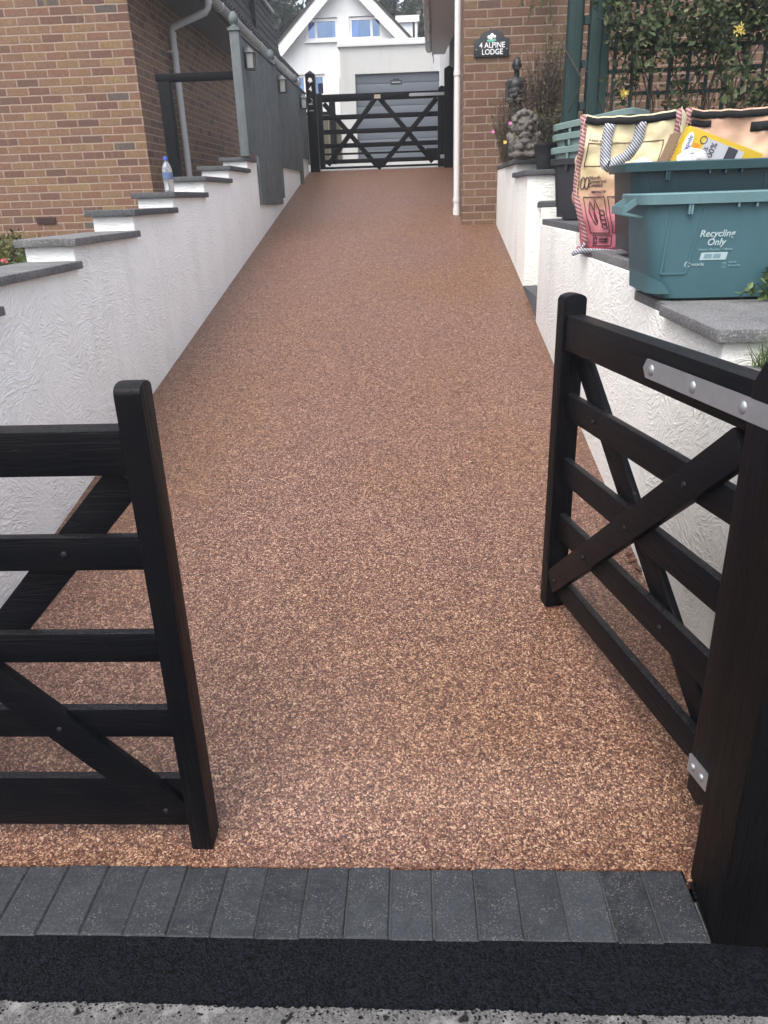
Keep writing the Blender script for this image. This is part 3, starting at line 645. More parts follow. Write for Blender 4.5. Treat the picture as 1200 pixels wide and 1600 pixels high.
# far gate, closed between two posts
YG = 12.3
def far_post(name, label, x0, x1, ztip, zs_, marks):
    p = thing(name, label, 'post', ((x0+x1)/2, YG, gz(YG)), 0)
    s = MB(); s.box(x0, x1, YG-0.07, YG+0.07, 1.8, zs_)
    xc = (x0+x1)/2; s.add([(x0, YG-0.07, zs_), (x1, YG-0.07, zs_), (x1, YG+0.07, zs_), (x0, YG+0.07, zs_), (xc, YG, ztip)], [(0, 1, 4), (1, 2, 4), (2, 3, 4), (3, 0, 4)])
    s.build('post_shaft', M['black_z'], p, bevel=0.005, weld=0.0005)
    if marks:
        e = MB(); yy = YG-0.0735
        for dx, dz, rr in ((-0.014, 0.0, 0.016), (0.012, 0.012, 0.018), (0.0, -0.016, 0.016), (0.024, -0.008, 0.014), (-0.006, 0.022, 0.013)): e.ball((xc+dx, yy, 3.15+dz), (rr, 0.004, rr), 10, 6)
        e.build('emblem', M['white'], p, smooth=60)
        text('house_number', '4', 0.085, (xc, YG-0.074, 3.015), (1, 0, 0), (0, 0, 1), M['white'], p, 0.002, bold=0.002)
        l = MB(); l.box(xc-0.035, xc+0.02, YG-0.085, YG-0.0705, 2.84, 2.86); l.build('latch', M['steel'], p)
        l = MB(); l.box(xc-0.03, xc+0.03, YG-0.085, YG-0.0705, 2.76, 2.772); l.build('latch_plate', M['steel'], p)
        l = MB(); l.tube([(xc, YG-0.08, 2.863), (xc+0.02, YG-0.09, 2.88), (xc+0.02, YG-0.09, 2.905), (xc-0.005, YG-0.08, 2.92)], 0.006, 6)
        l.build('latch_hook', M['steel'], p)
    else:
        for za, zb2 in ((2.85, 2.94), (2.06, 2.13)):
            l = MB(); l.tube([(x0+0.03, YG-0.08, za), (x0+0.03, YG-0.08, zb2)], 0.010, 8); l.build('hinge_pin', M['bolt'], p, smooth=40)
    return p
far_post('gate_post', 'tall black gate post with white flower emblem and number 4 at the far gate', -1.53, -1.395, 3.285, 3.232, True)
far_post('gate_post', 'tall plain black gate post beside the white downpipe at the far gate', 0.468, 0.600, 3.28, 3.235, False)
fg = thing('driveway_gate', 'wide black five bar gate with crossed braces closed at the top of the drive', 'gate', (-0.5, YG, gz(YG)))
xa, xb = -1.385, 0.49
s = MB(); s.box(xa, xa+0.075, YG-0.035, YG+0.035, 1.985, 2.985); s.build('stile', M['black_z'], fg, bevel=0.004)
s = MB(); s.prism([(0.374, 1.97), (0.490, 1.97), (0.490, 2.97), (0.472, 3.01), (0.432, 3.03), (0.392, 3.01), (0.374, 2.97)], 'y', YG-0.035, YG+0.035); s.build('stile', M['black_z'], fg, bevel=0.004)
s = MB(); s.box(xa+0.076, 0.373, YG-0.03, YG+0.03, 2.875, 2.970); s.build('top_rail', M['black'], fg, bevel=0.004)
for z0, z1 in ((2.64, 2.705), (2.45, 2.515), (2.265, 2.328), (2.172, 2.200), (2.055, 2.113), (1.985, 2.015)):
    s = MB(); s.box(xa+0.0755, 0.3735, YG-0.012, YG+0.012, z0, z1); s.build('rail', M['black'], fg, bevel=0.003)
def fbrace(p, q, y0, y1, w=0.034):
    a_ = Vector((p[0], 0, p[1])); b_ = Vector((q[0], 0, q[1])); d_ = (b_-a_).normalized(); n_ = Vector((-d_.z, 0, d_.x))*w
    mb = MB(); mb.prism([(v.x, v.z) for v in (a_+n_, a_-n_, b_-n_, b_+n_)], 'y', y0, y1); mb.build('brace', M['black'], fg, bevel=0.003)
fbrace((-0.53, 2.90), (-1.27, 2.04), YG-0.034, YG-0.0075)
fbrace((-1.29, 2.86), (-0.53, 2.00), YG+0.0075, YG+0.034)
fbrace((0.36, 2.87), (-0.47, 2.00), YG-0.034, YG-0.0075)
fbrace((-0.47, 2.90), (0.30, 2.04), YG+0.0075, YG+0.034)
s = MB(); s.prism([(-0.60, 2.055), (-0.40, 2.055), (-0.50, 1.945)], 'y', YG-0.040, YG-0.0345); s.build('gusset', M['black'], fg)
s = MB(); s.box(0.20, 0.373, YG-0.022, YG-0.0075, 2.06, 2.22); s.build('gusset', M['black'], fg)
s = MB(); s.box(-0.545, -0.455, YG-0.036, YG-0.0305, 2.895, 2.945); s.build('name_tag', plain('tarnished_brass', (0.36, 0.30, 0.24), 0.5, 0.3, 40), fg)
s = MB(); s.prism([(-0.03, 2.905), (-0.045, 2.925), (-0.03, 2.945), (0.49, 2.945), (0.49, 2.905)], 'y', YG-0.0405, YG-0.0355)
for xx in (0.02, 0.18, 0.33): s.ball((xx, YG-0.041, 2.925), (0.010, 0.005, 0.010), 8, 6)
s.build('hinge_strap', M['steel'], fg, smooth=40)
s = MB(); s.box(0.41, 0.49, YG-0.0405, YG-0.0355, 2.08, 2.13); s.build('hinge_plate', M['steel'], fg)

# ------------------------------------------------------------------ fence with lanterns
fe = thing('fence', 'tall grey green close board fence with finial posts along the left wall', 'fence', (-1.55, 9.9, 1.9))
rf = random.Random(5)
b = MB(); y = 7.72
while y < 12.18:
    w = rf.uniform(0.125, 0.15); y1 = min(y+w, 12.18)
    zb = 1.99 if y < 8.03 else 1.535 if y < 9.40 else 1.935 if y < 11.17 else 2.115
    b.box(XL+0.004+rf.uniform(0, 0.004), XL+0.026+rf.uniform(0, 0.005), y+0.002, y1-0.003, zb, 2.935 + rf.uniform(-0.004, 0.004) + (y-7.7)*0.006)
    y = y1
b.build('boards', M['fence'], fe, bevel=0.003)
b = MB(); b.beam((XL+0.012, 7.72, 2.955), (XL+0.012, 12.18, 2.98), 0.05, 0.022); b.build('cap_rail', M['fence_post'], fe, bevel=0.003)
for yp in (7.66, 9.50, 11.30):
    zt = 2.96
    b = MB(); b.box(XL-0.040, XL+0.044, yp-0.042, yp+0.042, 1.962 if yp < 8 else 1.6, zt); b.build('post', M['fence_post'], fe, bevel=0.006)
    b = MB(); b.box(XL-0.052, XL+0.056, yp-0.054, yp+0.054, zt+0.001, zt+0.022)
    b.lathe([(0.045, 0.0), (0.045, 0.012), (0.026, 0.02), (0.026, 0.032), (0.038, 0.045), (0.043, 0.065), (0.040, 0.09), (0.028, 0.115), (0.012, 0.128), (0.002, 0.13)], (XL+0.002, yp, zt+0.022), 16)
    b.build('finial', M['fence_post'], fe, smooth=40)
def lantern(y, z, label):
    l = thing('lantern', label, 'lantern', (XL+0.05, y, z), 0, 'lanterns along the grey fence')
    x0 = XL+0.034
    b = MB(); b.box(x0, x0+0.012, y-0.035, y+0.035, z-0.13, z+0.04); b.box(x0+0.012, x0+0.09, y-0.04, y+0.04, z-0.142, z-0.13)
    for dx, dy in ((0.018, -0.036), (0.086, -0.036), (0.018, 0.036), (0.086, 0.036)): b.box(x0+dx-0.006, x0+dx+0.006, y+dy-0.006, y+dy+0.006, z-0.13, z-0.01)
    b.build('frame', M['lampbody'], l)
    b = MB(); b.box(x0+0.020, x0+0.084, y-0.034, y+0.034, z-0.128, z-0.012); b.build('glass', M['lampglass'], l)
    b = MB(); b.add([(x0+0.006, y-0.05, z-0.008), (x0+0.10, y-0.05, z-0.008), (x0+0.10, y+0.05, z-0.008), (x0+0.006, y+0.05, z-0.008), (x0+0.012, y-0.03, z+0.045), (x0+0.05, y-0.02, z+0.04), (x0+0.05, y+0.02, z+0.04), (x0+0.012, y+0.03, z+0.045)],
          [(0, 3, 2, 1), (0, 1, 5, 4), (1, 2, 6, 5), (2, 3, 7, 6), (3, 0, 4, 7), (4, 5, 6, 7)]); b.build('roof', M['lampbody'], l)
lantern(7.86, 2.83, 'lantern on the grey fence beside its nearest finial post')
lantern(9.72, 2.85, 'lantern on the grey fence beside its middle finial post')
lantern(11.52, 2.86, 'lantern on the grey fence right next to the far gate')

sg = thing('side_gate_frame', 'dark timber door frame between the brick house corner and the grey fence', 'frame', (-1.95, 7.72, 1.2))
b = MB(); b.box(-2.31, -2.205, 7.68, 7.78, 1.0, 2.60); b.build('post', M['black_z'], sg, bevel=0.004)
b = MB(); b.beam((-2.33, 7.73, 2.632), (-1.61, 7.73, 2.632), 0.09, 0.062); b.build('lintel', M['black'], sg, bevel=0.004)

# ------------------------------------------------------------------ left house
hl = thing('brick_house', 'brown brick house with side gutter and dark clad upper storey above the left wall', 'house', (-5.5, 12.5, 1.2))
HX, HY = -2.738, 8.45
b = MB(); b.prism([(HX, 0.8), (HX, 3.62), (-4.6, 5.4), (-6.4, 5.6), (-10, 3.62), (-10, 0.8)], 'y', HY, 16.6); b.build('wall', M['brick'], hl)
b = MB(); b.box(-2.76, -2.335, 8.10, 16.8, 3.625, 3.65); b.build('soffit', M['soffit'], hl)
b = MB(); b.box(-2.335, -2.315, 8.10, 16.8, 3.615, 3.76); b.build('fascia', M['soffit'], hl)
b = MB()
pr = [(0.062*cos(a), 0.062*sin(a)) for a in [pi + pi*i/10 for i in range(11)]] + [(0.062, 0.012), (-0.062, 0.012)]
b.prism([(-2.245+q[0], 3.70+q[1]) for q in pr], 'y', 8.06, 16.8); go = b.build('gutter', M['pvc_dirty'], hl, smooth=50)
for yy in (9.0, 10.2, 11.0, 11.8, 12.6, 13.8, 15.0):
    b = MB(); b.prism([(-2.245+q[0]*1.14, 3.70+q[1]*1.14) for q in pr], 'y', yy, yy+0.05); b.build('gutter_bracket', M['pvc_grey'], hl, smooth=50)
b = MB()
xw = HX+0.055; yd = 9.72
b.tube([(-2.245, yd, 3.66), (-2.245, yd, 3.58), (-2.28, yd, 3.53), (xw-0.04+0.05, yd, 3.40), (xw, yd, 3.34), (xw, yd, 3.25), (xw, yd, 1.3)], 0.037, 14)
for z_ in (3.30, 3.12): b.tube([(xw, yd, z_), (xw, yd, z_+0.05)], 0.043, 14)
b.tube([(xw, yd, 2.12), (xw, yd, 2.135)], 0.040, 14); b.tube([(xw, yd, 3.56), (-2.245, yd, 3.60)][1:] + [(-2.245, yd, 3.68)], 0.045, 14)
b.box(HX-0.002, xw, yd-0.055, yd-0.03, 3.15, 3.17)
b.build('downpipe', M['pvc_grey'], hl, smooth=50)
b = MB(); b.add([(-2.20, 8.05, 3.77), (-2.20, 16.9, 3.77), (-2.62, 16.9, 4.18), (-2.62, 8.05, 4.18), (-2.20, 8.05, 3.75), (-2.20, 16.9, 3.75), (-2.62, 16.9, 4.16), (-2.62, 8.05, 4.16)],
     [(0, 1, 2, 3), (7, 6, 5, 4), (0, 4, 5, 1), (1, 5, 6, 2), (2, 6, 7, 3), (3, 7, 4, 0)])
yy = 8.1
while yy < 16.8:
    for i, (xx, zz) in enumerate(((-2.21, 3.79), (-2.36, 3.936))): b.tube([(xx, yy+i*0.075, zz), (xx-0.15, yy+i*0.075, zz+0.146)], 0.034, 6)
    yy += 0.15
b.build('roof_tiles', M['tile'], hl)
b = MB(); z = 3.95
while z < 6.6:
    xo = -2.47 - (z-3.95)*0.17
    b.add([(xo+0.022, 9.6, z), (xo+0.022, 16.25, z), (xo-0.012, 16.25, z+0.135), (xo-0.012, 9.6, z+0.135), (xo-0.05, 9.6, z), (xo-0.05, 16.25, z), (xo-0.05, 16.25, z+0.135), (xo-0.05, 9.6, z+0.135)],
          [(0, 1, 2, 3), (4, 7, 6, 5), (0, 4, 5, 1), (3, 2, 6, 7), (1, 5, 6, 2), (0, 3, 7, 4)]); z += 0.135
b.box(-4.4, -2.98, 9.6, 16.25, 3.9, 6.6)
b.build('cladding', M['clad'], hl)
b = MB(); b.box(-2.52, -2.44, 13.75, 13.85, 3.95, 5.5); b.build('cladding_strip', M['clad'], hl)
b = MB(); b.beam((-2.56, 11.5, 4.86), (-2.56, 16.3, 4.80), 0.04, 0.05); b.beam((-2.50, 12.5, 5.06), (-2.50, 16.3, 5.00), 0.10, 0.06); b.build('eave_trim', M['pvc_dirty'], hl)
b = MB(); b.box(-4.045, -3.835, HY-0.012, HY+0.02, 1.415, 1.482); 
for i in range(9):
    xx = -4.03+i*0.0215
    for j in range(3): b.box(xx, xx+0.013, HY-0.015, HY-0.0075, 1.422+j*0.019, 1.436+j*0.019)
b.build('air_vent', M['terracotta'], hl)

# bottle on the left wall
yb_, zb_ = 5.30, 1.645
xb_ = at(265, 297, yb_).x
bt = thing('water_bottle', 'clear plastic water bottle with blue cap standing on a coping of the left wall', 'bottle', (xb_, yb_, zb_))
b = MB(); b.lathe([(0.024, 0.0), (0.031, 0.006), (0.032, 0.02), (0.030, 0.028), (0.032, 0.036), (0.030, 0.045), (0.032, 0.054), (0.030, 0.063), (0.032, 0.072), (0.0325, 0.125), (0.032, 0.135), (0.026, 0.158), (0.016, 0.176), (0.0075, 0.184), (0.0075, 0.192)], (xb_, yb_, zb_), 20)
b.build('bottle_body', M['pet'], bt, smooth=60)
b = MB(); b.lathe([(0.0335, 0.078), (0.0335, 0.118)], (xb_, yb_, zb_), 20); b.build('bottle_label', M['blabel'], bt, smooth=60)
b = MB(); b.lathe([(0.0155, 0.190), (0.0155, 0.208), (0.013, 0.212)], (xb_, yb_, zb_), 16); b.build('bottle_cap', M['cap'], bt, smooth=60)

# ------------------------------------------------------------------ right house
hr = thing('brick_house', 'brown brick house with white downpipe at its corner behind the trellis on the right', 'house', (2.5, 9.5, 1.2))
b = MB(); b.box(0.512, 6.0, 8.45, 9.25, 0.9, 5.6); b.build('wall', M['brick_r'], hr)
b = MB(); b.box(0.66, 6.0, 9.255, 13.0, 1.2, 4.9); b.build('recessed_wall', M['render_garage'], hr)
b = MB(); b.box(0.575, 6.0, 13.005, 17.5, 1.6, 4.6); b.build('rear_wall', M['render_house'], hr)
b = MB(); b.prism([(0.235, 9.3), (0.33, 13.05), (0.505, 13.05), (0.66, 9.3)], 'z', 3.532, 3.56); b.build('soffit', M['soffit_r'], hr)
b = MB(); b.prism([(0.215, 9.3), (0.312, 13.06), (0.330, 13.06), (0.233, 9.3)], 'z', 3.51, 3.70); b.build('fascia', M['soffit_r'], hr)
b = MB(); b.tube([(0.175, 9.3, 3.62), (0.270, 13.1, 3.62)], 0.055, 12)
for i in range(6): 
    t_ = i/5; b.tube([(0.175+0.095*t_, 9.3+3.74*t_, 3.62), (0.1765+0.095*t_, 9.36+3.74*t_, 3.62)], 0.060, 12)
b.build('gutter', M['pvc_grey'], hr, smooth=50)
b = MB(); b.tube([(0.33, 13.05, 3.53), (0.335, 13.05, 3.47), (0.33, 13.05, 3.42)], 0.006, 6); b.build('cable', M['pvc_dirty'], hr)
b = MB(); b.add([(0.14, 9.2, 3.70), (0.24, 13.1, 3.70), (2.0, 13.1, 4.9), (2.0, 9.2, 4.9), (0.14, 9.2, 3.68), (0.24, 13.1, 3.68), (2.0, 13.1, 4.86), (2.0, 9.2, 4.86)], [(0, 3, 2, 1), (4, 5, 6, 7), (0, 1, 5, 4), (1, 2, 6, 5), (2, 3, 7, 6), (3, 0, 4, 7)]); b.build('roof', M['tile'], hr)
b = MB(); px_, py_ = 0.480, 8.98
b.tube([(px_, py_, 1.345), (px_, py_, 5.4)], 0.034, 16)
for z_ in (1.50, 2.72, 4.1): b.tube([(px_, py_, z_), (px_, py_, z_+0.04)], 0.041, 16); b.box(px_+0.03, 0.514, py_-0.012, py_+0.012, z_+0.008, z_+0.03)
b.tube([(px_, py_, 1.345), (px_, py_, 1.44)], 0.0395, 16)
b.build('downpipe', M['pvc'], hr, smooth=50)

# plaque
pl = thing('name_plaque', 'black house name plaque with flower motif fixed to the right brick house', 'sign', (0.78, HY, 2.80))
pr = [(-0.172, -0.105), (0.166, -0.105), (0.166, 0.045), (0.125, 0.052)] + [(0.118*cos(a), 0.052+0.068*sin(a)) for a in [pi*i/12 for i in range(1, 12)]] + [(-0.125, 0.052), (-0.172, 0.045)]
b = MB(); b.prism([(0.780+q[0], 2.905+q[1]) for q in pr], 'y', HY-0.022, HY-0.002); b.build('plate', M['plaque'], pl, bevel=0.003)
text('house_name', '4 ALPINE', 0.066, (0.783, HY-0.0235, 2.874), (1, 0, 0), (0, 0, 1), M['white'], pl, 0.001, bold=0.0008, sx=0.94)
text('house_name', 'LODGE', 0.066, (0.785, HY-0.0235, 2.818), (1, 0, 0), (0, 0, 1), M['white'], pl, 0.001, bold=0.0008, sx=0.94)
b = MB()
for dx, dz, rr in ((-0.028, 0.0, 0.016), (0.0, 0.014, 0.018), (0.024, 0.002, 0.015), (-0.006, -0.012, 0.014)): b.ball((0.78+dx, HY-0.023, 2.962+dz), (rr, 0.004, rr), 10, 6)
b.build('flower_motif', M['white'], pl, smooth=60)
b = MB()
for dx, dz in ((-0.03, -0.03), (0.0, -0.034), (0.024, -0.028)): b.ball((0.78+dx, HY-0.0225, 2.962+dz), (0.018, 0.003, 0.012), 8, 5)
b.build('leaf_motif', M['mint'], pl, smooth=60)
b = MB()
for dx in (-0.15, 0.145):
    b = MB(); b.ball((0.78+dx, HY-0.022, 2.862), (0.006, 0.004, 0.006), 8, 5); b.build('screw', M['steel'], pl, smooth=60)

# ------------------------------------------------------------------ garage and gabled house behind
YH = 20.0
ga = thing('garage', 'pale rendered flat roofed garage with grey panelled door behind the far gate', 'garage', (-0.3, YH, 2.38))
b = MB(); gx0, gx1 = -1.66, 3.2; dx0, dx1, dzt = -1.325, 0.645, 4.245
b.box(gx0, dx0, YH, YH+6, 2.2, 4.79); b.box(dx1, gx1, YH, YH+6, 2.2, 4.79); b.box(dx0, dx1, YH, YH+0.3, dzt, 4.79)
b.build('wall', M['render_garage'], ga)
b = MB(); b.box(gx0-0.05, gx1, YH-0.06, YH+6.1, 4.795, 4.92); b.build('fascia', M['render_house'], ga, bevel=0.01)
b = MB(); z = 2.40
while z < dzt-0.02:
    z1 = min(z+0.235, dzt-0.003); b.box(dx0+0.004, dx1-0.004, YH+0.07, YH+0.10, z+0.006, z1-0.006); b.box(dx0+0.004, dx1-0.004, YH+0.08, YH+0.10, z-0.006, z+0.006); z += 0.235
b.build('garage_door', M['door'], ga, bevel=0.004)
b = MB(); b.box(-0.50, -0.23, YH+0.055, YH+0.069, 4.02, 4.10); b.box(-0.44, -0.29, YH+0.055, YH+0.069, 4.1005, 4.13); b.build('door_sign', M['plaque'], ga)
b = MB(); b.box(-0.47, -0.26, YH+0.052, YH+0.0545, 4.05, 4.065); b.build('door_sign_line', M['greylabel'], ga)

YW = 28.0
gh = thing('gabled_house', 'white rendered house with steep white gable and blue reflecting windows behind the garage', 'house', (-2.2, YW, 2.5))
def W(px, py, Y=YW): return at(px, py, Y)
apx = W(535, -48); le = W(429, 82); re_ = W(668, 92)
wl_ = W(441, 100).x; wr_ = W(655, 100).x
def hole_wall(mb, x0, x1, z0, z1, holes, y0, y1):
    xs_ = uniq([x0, x1] + [h[0] for h in holes] + [h[1] for h in holes]); zs_ = uniq([z0, z1] + [h[2] for h in holes] + [h[3] for h in holes])
    for i in range(len(xs_)-1):
        for j in range(len(zs_)-1):
            cx, cz = (xs_[i]+xs_[i+1])/2, (zs_[j]+zs_[j+1])/2
            if any(h[0] < cx < h[1] and h[2] < cz < h[3] for h in holes): continue
            mb.box(xs_[i], xs_[i+1], y0, y1, zs_[j], zs_[j+1])
wins = []
for (a, b_) in (((477, 30), (528, 62)), ((545, 27), (597, 60)), ((463, 117), (509, 150))):
    p0, p1 = W(*a), W(*b_); wins.append((p0.x, p1.x, p1.z, p0.z))
ztop = wins[0][3] + 0.1
b = MB()
hole_wall(b, wl_, wr_, 2.0, le.z - 0.5, [wins[2]], YW, YW+0.25)
# gable above the eaves, cut round the two bedroom windows
def gx(z, side):   # x of the verge at height z
    if side < 0: return le.x + 0.12 + (z-le.z)*(apx.x-le.x)/(apx.z-le.z)
    return re_.x - 0.12 - (z-re_.z)*(re_.x-apx.x)/(apx.z-re_.z)
zz = le.z - 0.5; levels = [zz]
while zz < apx.z - 0.3: zz += 0.1; levels.append(zz)
for z0, z1 in zip(levels[:-1], levels[1:]):
    xa0, xa1 = max(wl_, gx(z0, -1)), max(wl_, gx(z1, -1)); xb0, xb1 = min(wr_, gx(z0, 1)), min(wr_, gx(z1, 1))
    cuts = [w for w in wins[:2] if w[2] < z1-0.01 and w[3] > z0+0.01]
    edges = [(xa0, xa1)] + [e for w in cuts for e in ((w[0], w[0]), (w[1], w[1]))] + [(xb0, xb1)]
    for i in range(0, len(edges), 2):
        (l0, l1), (r0, r1) = edges[i], edges[i+1]
        if r0 <= l0 or r1 <= l1: continue
        b.prism([(l0, z0), (r0, z0), (r1, z1), (l1, z1)], 'y', YW, YW+0.25)
b.box(wl_, wl_+0.2, YW+0.26, YW+9, 2.0, le.z-0.4); b.box(wr_-0.2, wr_, YW+0.26, YW+9, 2.0, le.z-0.4)
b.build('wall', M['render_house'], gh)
for sx, pe in ((-1, le), (1, re_)):
    b = MB(); d_ = Vector((apx.x-pe.x, 0, apx.z-pe.z)).normalized(); n_ = Vector((-d_.z, 0, d_.x)) * (0.30 if sx < 0 else -0.30)
    if sx > 0: n_ = Vector((d_.z, 0, -d_.x))*0.30
    pts = [Vector((pe.x, 0, pe.z)), Vector((apx.x, 0, apx.z)), Vector((apx.x, 0, apx.z-0.40))]
    pts += [Vector((pe.x, 0, pe.z)) - n_]
    b.prism([(q.x, q.z) for q in pts], 'y', YW-0.30, YW-0.24)
    if sx < 0: b.box(pe.x+0.02, pe.x+0.33, YW-0.295, YW-0.235, pe.z-0.72, pe.z-0.28)
    b.build('verge_board', M['pvc'], gh)
    b = MB(); q0 = Vector((pe.x - sx*-0.02, 0, pe.z)); 
    up = Vector((0, 0, 0.16))
    b.add([(pe.x, YW-0.33, pe.z), (apx.x, YW-0.33, apx.z), (apx.x, YW+9, apx.z), (pe.x, YW+9, pe.z), (pe.x, YW-0.33, pe.z+0.10), (apx.x, YW-0.33, apx.z+0.10), (apx.x, YW+9, apx.z+0.10), (pe.x, YW+9, pe.z+0.10)],
          [(0, 1, 2, 3), (7, 6, 5, 4), (0, 4, 5, 1), (1, 5, 6, 2), (2, 6, 7, 3), (3, 7, 4, 0)]); b.build('roof', M['tile'], gh)
def window(w, split, curt):
    x0, x1, z0, z1 = w
    fr = MB(); t_ = 0.075
    fr.box(x0, x1, YW+0.05, YW+0.12, z0, z0+t_); fr.box(x0, x1, YW+0.05, YW+0.12, z1-t_, z1); fr.box(x0, x0+t_, YW+0.05, YW+0.12, z0+t_, z1-t_); fr.box(x1-t_, x1, YW+0.05, YW+0.12, z0+t_, z1-t_)
    xm = x0 + (x1-x0)*split; fr.box(xm-t_/2, xm+t_/2, YW+0.05, YW+0.12, z0+t_, z1-t_)
    fo = fr.build('window', M['pvc'], gh)
    g_ = MB(); g_.box(x0+t_, x1-t_, YW+0.085, YW+0.095, z0+t_, z1-t_); g_.build('pane', M['glass'], fo)
    s_ = MB(); s_.box(x0-0.08, x1+0.08, YW-0.08, YW+0.05, z0-0.07, z0-0.002); s_.build('sill', M['render_house'], fo)
    r_ = MB(); r_.box(x0-0.05, x1+0.05, YW+1.0, YW+1.05, z0-0.05, z1+0.05); r_.box(x0-0.05, x1+0.05, YW+0.27, YW+0.99, z0-0.08, z0-0.03); r_.build('sky_reflection_room', M['sky_reflection_room'], fo)
    for (u0, u1, v0) in curt:
        n = 9; c_ = MB()
        for i in range(n):
            ua, ub = u0+(u1-u0)*i/n, u0+(u1-u0)*(i+1)/n; ya = YW+0.22+0.03*(i % 2); yb2 = YW+0.22+0.03*((i+1) % 2)
            xa_, xb2 = x0+(x1-x0)*ua, x0+(x1-x0)*ub
            c_.add([(xa_, ya, z0+(z1-z0)*v0), (xb2, yb2, z0+(z1-z0)*v0), (xb2+0.06, yb2, z1), (xa_, ya, z1)], [(0, 1, 2, 3)])
        c_.build('curtain', M['curtain'], fo)
window(wins[0], 0.31, [(0.06, 0.24, 0.02), (0.82, 0.93, 0.05)])
window(wins[1], 0.68, [(0.08, 0.16, 0.02), (0.22, 0.50, 0.0)][:1] + [(0.18, 0.24, 0.1)])
window(wins[2], 0.28, [(0.05, 0.2, 0.0)])
dm = MB(); p0, p1 = W(622, 36, 33), W(645, 60, 33)
dm.box(p0.x, p1.x, 33, 35, p1.z-0.6, p0.z); dm.build('dormer', M['curtain'], gh)
dm = MB(); dm.box(p0.x-0.1, p1.x+0.25, 32.9, 35.1, p0.z, p0.z+0.22); dm.box(p1.x+0.08, p1.x+0.18, 32.95, 33.05, p1.z-0.6, p0.z); dm.build('dormer_fascia', M['pvc'], gh)
b = MB(); q = W(461, 57); b.box(q.x, q.x+0.12, YW-0.2, YW, q.z-0.06, q.z+0.06); b.build('purlin_end', M['pvc_dirty'], gh); b = MB(); q = W(618, 47); b.box(q.x-0.1, q.x+0.06, YW-0.2, YW, q.z-0.1, q.z+0.06); b.build('purlin_end', M['pvc_dirty'], gh)
b = MB(); q = W(529, 120); b.tube([(q.x, YW-0.06, 2.2), (q.x, YW-0.06, q.z)], 0.03, 8); b.build('vent_pipe', M['pvc'], gh)

# things behind the far gate
tg = thing('board_gate', 'weathered low timber board gate beside the garage seen through the far gate', 'gate', (-2.0, 18.6, 2.3))
b = MB(); x = -3.0
while x < -1.72: b.box(x, x+0.135, 18.6, 18.63, 2.30, 3.28); x += 0.142
b.build('boards', M['timber'], tg)
b = MB(); b.box(-3.0, -1.72, 18.57, 18.598, 3.29, 3.36); b.build('top_rail', M['black'], tg)
for xx in (-2.52, -1.82):
    b = MB(); b.box(xx, xx+0.13, 18.45, 18.56, 2.25, 3.55); b.build('post', M['black_z'], tg)
b = MB(); b.box(-2.9, -2.1, 18.50, 18.566, 3.56, 3.61); b.build('white_bar', M['pvc'], tg)
b = MB(); b.tube([(-2.2, 18.55, 3.28), (-2.19, 18.54, 3.1), (-2.2, 18.54, 2.95), (-2.14, 18.54, 2.9)], 0.012, 6); b.build('latch', M['bolt'], tg)

